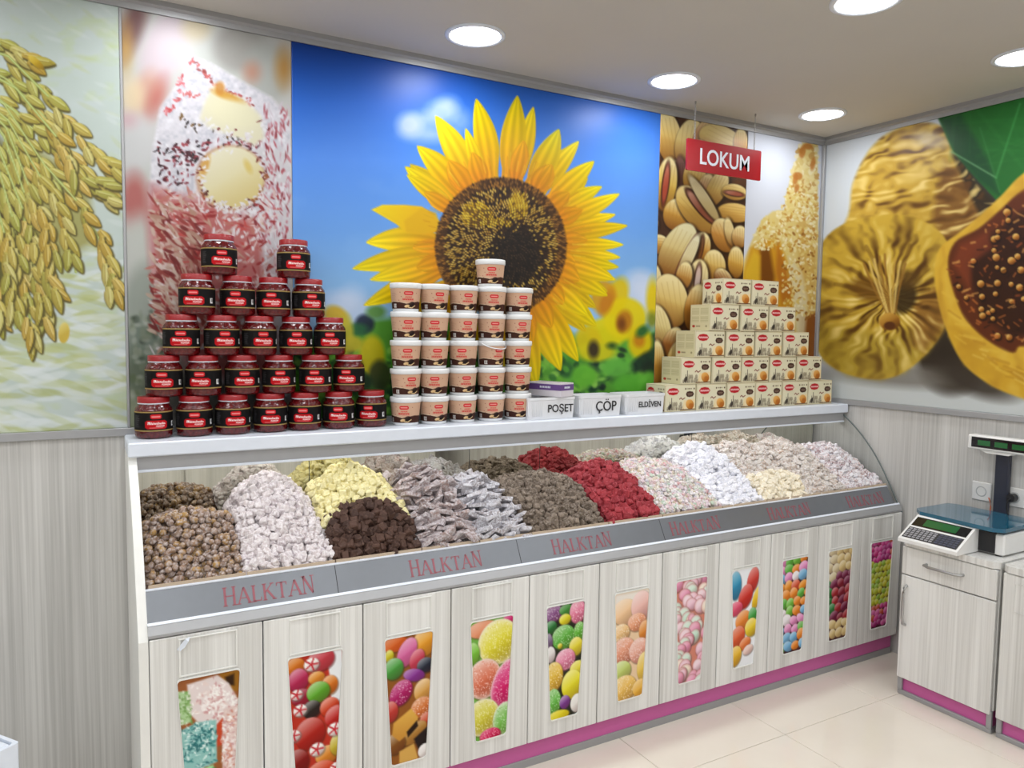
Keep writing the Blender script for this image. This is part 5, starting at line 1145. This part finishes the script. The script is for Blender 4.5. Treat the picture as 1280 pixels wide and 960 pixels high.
def bin_(name, x0, x1, word, size, tx, label):
    w = x1-x0; d = .13; h = .088; e = empty(name, ((x0+x1)/2, -.128, SHELF+.0005)); tag(e, label, 'storage bin')
    loops = [(rrect(w*.95, d*.92, .016), 0), (rrect(w*.985, d*.98, .018), h-.012), (rrect(w, d+.004, .019), h-.010), (rrect(w, d+.004, .019), h), (rrect(w-.008, d-.006, .016), h), (rrect(w*.93, d*.88, .014), .004)]
    mb = MB(); n = len(loops[0][0]); vs = [(x, y, z) for lp, z in loops for x, y in lp]
    fs = [(i*n+k, i*n+(k+1) % n, (i+1)*n+(k+1) % n, (i+1)*n+k) for i in range(len(loops)-1) for k in range(n)]+[tuple(range(n-1, -1, -1)), tuple((len(loops)-1)*n+k for k in range(n))]
    mb.add(vs, fs); mb.build('bin_body', M_bin, e)
    rb = MB()
    for i in range(7): xx = -w/2+.012+i*.008; rb.box(xx, xx+.003, -d*.485-.001, -d*.46, .012, h-.018)
    for i in range(7): yy = -d*.4+i*.012; rb.box(-w*.49, -w*.465, yy, yy+.004, .012, h-.018)
    rb.build('ribs', M_bin, e)
    t = link('lettering', text_mesh(word, size, M_ink, .0005, .0004, .92), e, (tx, -d*.49-.0012, h*.47)); t.rotation_euler = (PI/2-.03, 0, 0)
    return e
bin_('storage_bin', -1.918, -1.692, 'POŞET', .044, .036, 'white plastic bin lettered POŞET, with a small carton on top')
bin_('storage_bin', -1.672, -1.452, 'ÇÖP', .058, .022, 'white plastic bin lettered ÇÖP between two other bins')
bin_('storage_bin', -1.434, -1.212, 'ELDİVEN', .034, .020, 'white plastic bin lettered ELDİVEN next to the cream boxes')
# glove carton resting on the first bin
g = empty('glove_carton', (-1.775, -.122, SHELF+.0898), -1.2); tag(g, 'small purple and white glove carton lying on the POŞET bin', 'carton')
MB().box(-.085, .085, -.045, .045, 0, .056, .001).build('carton_body', plain('carton_white', (206, 202, 210), .5), g)
Mp = plain('carton_purple', (96, 66, 130), .5); MB().box(-.0855, .0855, -.0455, .0455, .026, .050).build('purple_band', Mp, g)
MB().box(-.06, .06, -.02, .02, .0555, .0570).build('top_slot', plain('slot_grey', (166, 160, 172), .6), g)
tm = MB()
for i in range(7): tm.box(-.02+i*.008, -.015+i*.008, -.0462, -.0454, .034, .042)
for i in range(5): tm.box(.0854, .0862, -.02+i*.008, -.015+i*.008, .034, .042)
tm.build('lettering', M_white, g)
# ------------------------------------------------------------------ hanging sign
sx0, sx1, sz0, sz1, sy = -1.078, -.611, 2.292, 2.432, -.130
M_red = plain('sign_red', (156, 18, 30), .28)
sg = empty('hanging_sign', ((sx0+sx1)/2, sy, sz0)); tag(sg, 'red LOKUM sign hanging from the ceiling on two chains', 'sign')
hw, hh = (sx1-sx0)/2, (sz1-sz0)
MB().prism([(x, z+hh/2) for x, z in rrect(2*hw, hh, .006)], -.004, .004, 'y').build('sign_board', M_red, sg)
for s in (-1, 1):
    o = link('lettering', text_mesh('LOKUM', .100, M_white, .0006, .0012, .93), sg, (0, -.0046*s if s == 1 else .0046, hh*.47)); o.rotation_euler = (PI/2, 0, 0 if s == 1 else PI)
lk = MB(); q = [(.0035*math.cos(a), 0, .0075*math.sin(a)) for a in np.linspace(0, 2*PI, 10, endpoint=False)]; lk.tube(q, .0011, 5, True); link_me = lk.mesh('chain_link', M_chrome)
for cx in (-1.032, -.655):
    ch = MB().tube([(0, 0, 0), (0, 0, -.012)], .004, 8).build('ceiling_hook', M_chrome, sg, (cx-(sx0+sx1)/2, 0, CEIL-sz0))
    n = int((CEIL-.012-sz1)/.0125)
    for i in range(n+1):
        l = link('chain_link', link_me, ch, (0, 0, -.018-i*.0125)); l.rotation_euler = (0, 0, PI/2*(i % 2))

# ------------------------------------------------------------------ cabinets along the side wall
def side_cabinet(name, y0, y1, label, drawer):
    e = empty(name, (-.2, (y0+y1)/2, 0)); tag(e, label, 'cabinet'); O = Vector((-.2, (y0+y1)/2, 0))
    def p(mb, n, m_, par=None):
        o = mb.build(n, m_, par or e)
        if par is None: o.location = -O
        return o
    p(MB().box(-.378, -.012, y0, y1, .092, .662, .002), 'carcass', M_door)
    p(MB().prism([(-.402+.02, y1), (-.402, y1-.02), (-.402, y0+.02), (-.402+.02, y0), (-.012, y0), (-.012, y1)], .662, .688), 'worktop', M_door)
    p(MB().box(-.372, -.03, y0+.012, y1-.012, .020, .092), 'plinth', M_pink)
    p(MB().box(-.384, -.02, y0+.002, y1-.002, 0, .020, .002), 'plinth_strip', M_alu)
    for yy in (y0+.002, y1-.022): p(MB().box(-.386, -.372, yy, yy+.020, .020, .092, .002), 'plinth_corner', M_alu)
    if drawer:
        d = p(MB().box(-.398, -.379, y0+.004, y1-.004, .538, .658, .003), 'drawer', M_door)
        a, b_ = -.914, -1.066; MB().tube([(-.398, a, .604), (-.418, a, .604), (-.424, a-.02, .602), (-.424, b_+.02, .602), (-.418, b_, .604), (-.398, b_, .604)], .006, 8).build('handle', M_chrome, d)
        d = p(MB().box(-.398, -.379, y0+.004, y1-.004, .080, .533, .003), 'door', M_door)
        yh = -.832; MB().tube([(-.398, yh, .490), (-.416, yh, .485), (-.422, yh, .46), (-.422, yh, .35), (-.416, yh, .325), (-.398, yh, .318)], .006, 8).build('handle', M_chrome, d)
    else:
        d = p(MB().box(-.398, -.379, y0+.004, y1-.004, .080, .658, .003), 'door', M_door)
        ym = y0+.05; mo = MB()
        for bx in ((y1-.05, y1-.046, .52, .625), (y0+.05, y0+.054, .52, .625), (y0+.05, y1-.046, .516, .520), (y0+.05, y1-.046, .625, .629)): mo.box(-.4005, -.3975, bx[0], bx[1], bx[2], bx[3])
        mo.build('panel_moulding', M_door, d)
    return e
side_cabinet('scale_cabinet', -1.198, -.800, 'pale wood cabinet with drawer and pink plinth under the scale', True)
side_cabinet('side_cabinet', -1.62, -1.212, 'pale wood cabinet cut off by the right edge of the picture', False)

# ------------------------------------------------------------------ price scale
M_swhite = plain('scale_white', (226, 226, 224), .35)
M_blue = plain('petrol_blue_platter', (26, 92, 118), .12, coat=.6)
M_navy = plain('dark_post', (40, 44, 58), .35)
M_scr = plain('black_screen', (16, 18, 20), .12)
M_lcd = emit('green_display', (30, 110, 56), .22); M_lcd.node_tree.nodes['Principled BSDF'].inputs['Base Color'].default_value = L4((30, 80, 44)); M_lcd.node_tree.nodes['Principled BSDF'].inputs['Roughness'].default_value = .1
sc = empty('price_scale', (-.2, -.98, .688)); tag(sc, 'retail price scale with petrol-blue platter, keypad and raised display', 'scale'); SO = Vector((-.2, -.98, .688))
def sp(mb, n, m_, par=None):
    o = mb.build(n, m_, par or sc)
    if par is None: o.location = -SO
    return o
sp(MB().box(-.31, -.045, -1.168, -.806, .694, .778, .006), 'housing', M_swhite)
sp(MB().box(-.316, -.300, -1.135, -1.062, .698, .782, .002), 'front_recess', M_black)
for fx, fy in ((-.29, -1.14), (-.29, -.83), (-.07, -1.14), (-.07, -.83)): sp(MB().lathe([(.012, .688), (.012, .696)], 12, (fx, fy, 0)), 'foot', M_black)
sp(MB().prism([(-.285, -.788), (-.055, -.788), (-.036, -.83), (-.036, -1.10), (-.09, -1.165), (-.315, -1.172), (-.345, -1.14), (-.330, -.83)], .790, .806), 'platter', M_blue)
sp(MB().box(-.25, -.10, -1.06, -.90, .778, .790), 'load_cell', M_black)
# keypad console: wedge in front of the housing
A0, A1, zb, zt, xf, xb = -1.072, -.822, .706, .790, -.462, -.332
kp = sp(MB().prism([(xf, .692), (xf, zb), (xb, zt), (xb+.02, zt), (xb+.02, .692)], A0, A1, 'y'), 'keypad_console', M_swhite)
du = Vector((xb-xf, 0, zt-zb)); L_ = du.length; du.normalize(); nn = Vector((-du.z, 0, du.x))
def slope_box(mb, a, b_, c, d, t0, t1):
    """a,b across (0..1 from the far end), c,d up the slope (0..1)"""
    P = lambda f, s, t: Vector((xf, A1+(A0-A1)*f, zb))+du*(L_*s)+nn*t
    vs = [P(f, s, t) for t in (t0, t1) for f, s in ((a, c), (b_, c), (b_, d), (a, d))]
    mb.add(vs, [(0, 1, 2, 3), (7, 6, 5, 4), (0, 4, 5, 1), (1, 5, 6, 2), (2, 6, 7, 3), (3, 7, 4, 0)]); return mb
kb = slope_box(MB(), .04, .96, .08, .50, 0, .0015).build('keyboard', M_black, kp)
scn = slope_box(MB(), .04, .96, .57, .92, 0, .0015).build('display_panel', M_scr, kp)
slope_box(MB(), .22, .78, .62, .88, .0015, .002).build('green_display', M_lcd, scn)
M_key = plain('key_grey', (150, 150, 154), .5); M_keyd = plain('key_dark', (62, 66, 84), .5)
for rI in range(5):
    for cI in range(7):
        f0 = .06+cI*.072; s0 = .11+rI*.076
        slope_box(MB(), f0, f0+.052, s0, s0+.05, .0015, .003).build('key', M_key, kb)
    for cI in range(5):
        f0 = .585+cI*.072; s0 = .11+rI*.076
        slope_box(MB(), f0, f0+.058, s0, s0+.056, .0015, .0028).build('key', M_keyd, kb)
# post and customer display
sp(MB().box(-.036, -.012, -1.030, -.972, .694, 1.072, .004), 'post', M_navy)
dy0, dy1, dz0, dz1 = -1.145, -.878, 1.072, 1.134
hd_ = sp(MB().box(-.085, -.03, dy0, dy1, dz0, dz1, .005), 'display_head', M_swhite)
sp(MB().prism([(-1.06, 1.072), (-1.045, 1.060), (-.955, 1.060), (-.925, 1.072)], -.075, -.02, 'x'), 'display_neck', M_swhite)
scn2 = MB().box(-.0865, -.084, dy0+.012, dy1-.018, dz0+.010, dz1-.008).build('screen', M_scr, hd_)
for k in range(3):
    y = dy1-.045-k*.07; g2 = MB().box(-.0872, -.0864, y-.052, y, dz0+.020, dz1-.020).build('green_readout', M_lcd, scn2)

# ------------------------------------------------------------------ sockets, plug and cable
M_sock = plain('socket_white', (216, 216, 214), .4)
def socket(y, label):
    e = empty('wall_socket', (0, y, .878)); tag(e, label, 'wall socket')
    MB().box(-.009, -.0005, -.041, .041, -.041, .041, .003).build('cover_plate', M_sock, e)
    mb = MB(); rg = [(math.cos(a), math.sin(a)) for a in np.linspace(0, 2*PI, 24, endpoint=False)]
    mb.add([(-.0105, .022*a, .022*b_) for a, b_ in rg]+[(-.0105, .019*a, .019*b_) for a, b_ in rg]+[(-.004, .018*a, .018*b_) for a, b_ in rg]+[(-.0085, .024*a, .024*b_) for a, b_ in rg],
           [(i, (i+1) % 24, 24+(i+1) % 24, 24+i) for i in range(24)]+[(24+i, 24+(i+1) % 24, 48+(i+1) % 24, 48+i) for i in range(24)]+[tuple(48+i for i in range(24))]+[(72+i, 72+(i+1) % 24, (i+1) % 24, i) for i in range(24)])
    mb.build('recess', plain('socket_recess_shade', (176, 178, 178), .4), e)  # darker grey than the plate, painting in the shade of the hollow
    for s_ in (-1, 1): MB().box(-.0052, -.0040, s_*.009-.0028, s_*.009+.0028, -.0028, .0028, .0008).build('pin_hole', M_dark, e)
    return e
socket(-.907, 'empty white wall socket left of the scale post'); s2 = socket(-1.045, 'white wall socket with a black plug, right of the scale post')
pl = empty('power_plug', (-.012, -1.045, .878)); tag(pl, 'round black plug with cable in the wall socket', 'plug')
MB().prism([(.017*math.cos(a), .017*math.sin(a)) for a in np.linspace(0, 2*PI, 18, endpoint=False)], -.030, 0, 'x').build('plug_body', M_black, pl)
MB().tube([(-.028, 0, -.004), (-.040, .006, -.010), (-.046, .004, -.04), (-.044, -.004, -.08), (-.036, -.008, -.12), (-.020, -.006, -.170)], .0032, 8).build('cable', M_black, pl)
tag(MB().tube([(-.008, -.940, .855), (-.016, -.950, .845), (-.020, -.956, .82), (-.018, -.954, .78), (-.016, -.958, .74), (-.014, -.966, .695)], .003, 8).build('orange_cable', plain('orange_cable', (196, 110, 80), .5)), 'thin orange cable running down the wall beside the scale post', 'cable')

# ------------------------------------------------------------------ white crate at lower left
cr = empty('white_crate', (-3.815, -.52, 0), .62); tag(cr, 'white plastic crate whose corner shows at the lower left', 'crate')
lo_ = [(rrect(.30, .26, .01), 0), (rrect(.30, .26, .01), .50), (rrect(.28, .24, .01), .50), (rrect(.28, .24, .01), .485)]
mb = MB(); n = len(lo_[0][0]); mb.add([(x, y, z) for lp, z in lo_ for x, y in lp], [(i*n+k, i*n+(k+1) % n, (i+1)*n+(k+1) % n, (i+1)*n+k) for i in range(3) for k in range(n)]+[tuple(range(n-1, -1, -1)), tuple(3*n+k for k in range(n))]); mb.build('crate_body', M_white, cr)
MB().box(-.135, .135, -.115, .115, .4855, .499, .004).build('crate_lid', M_white, cr)

# ------------------------------------------------------------------ counter across the room, seen only in the mirror
oc = empty('storage_counter', (-2.4, -4.75, 0)); tag(oc, 'pale wood storage counter with pink plinth across the room, reflected in the mirror', 'counter')
MB().box(-2.1, 2.1, -.30, .30, .10, .86, .003).build('carcass', M_door, oc); MB().box(-2.12, 2.12, -.32, .32, .86, .89, .003).build('worktop', M_white, oc); MB().box(-2.08, 2.08, -.27, .27, 0, .10).build('plinth', M_pink, oc)
for i in range(7): MB().box(-2.09+i*.598, -2.09+i*.598+.59, .30, .318, .11, .85, .003).build('door', M_door, oc)
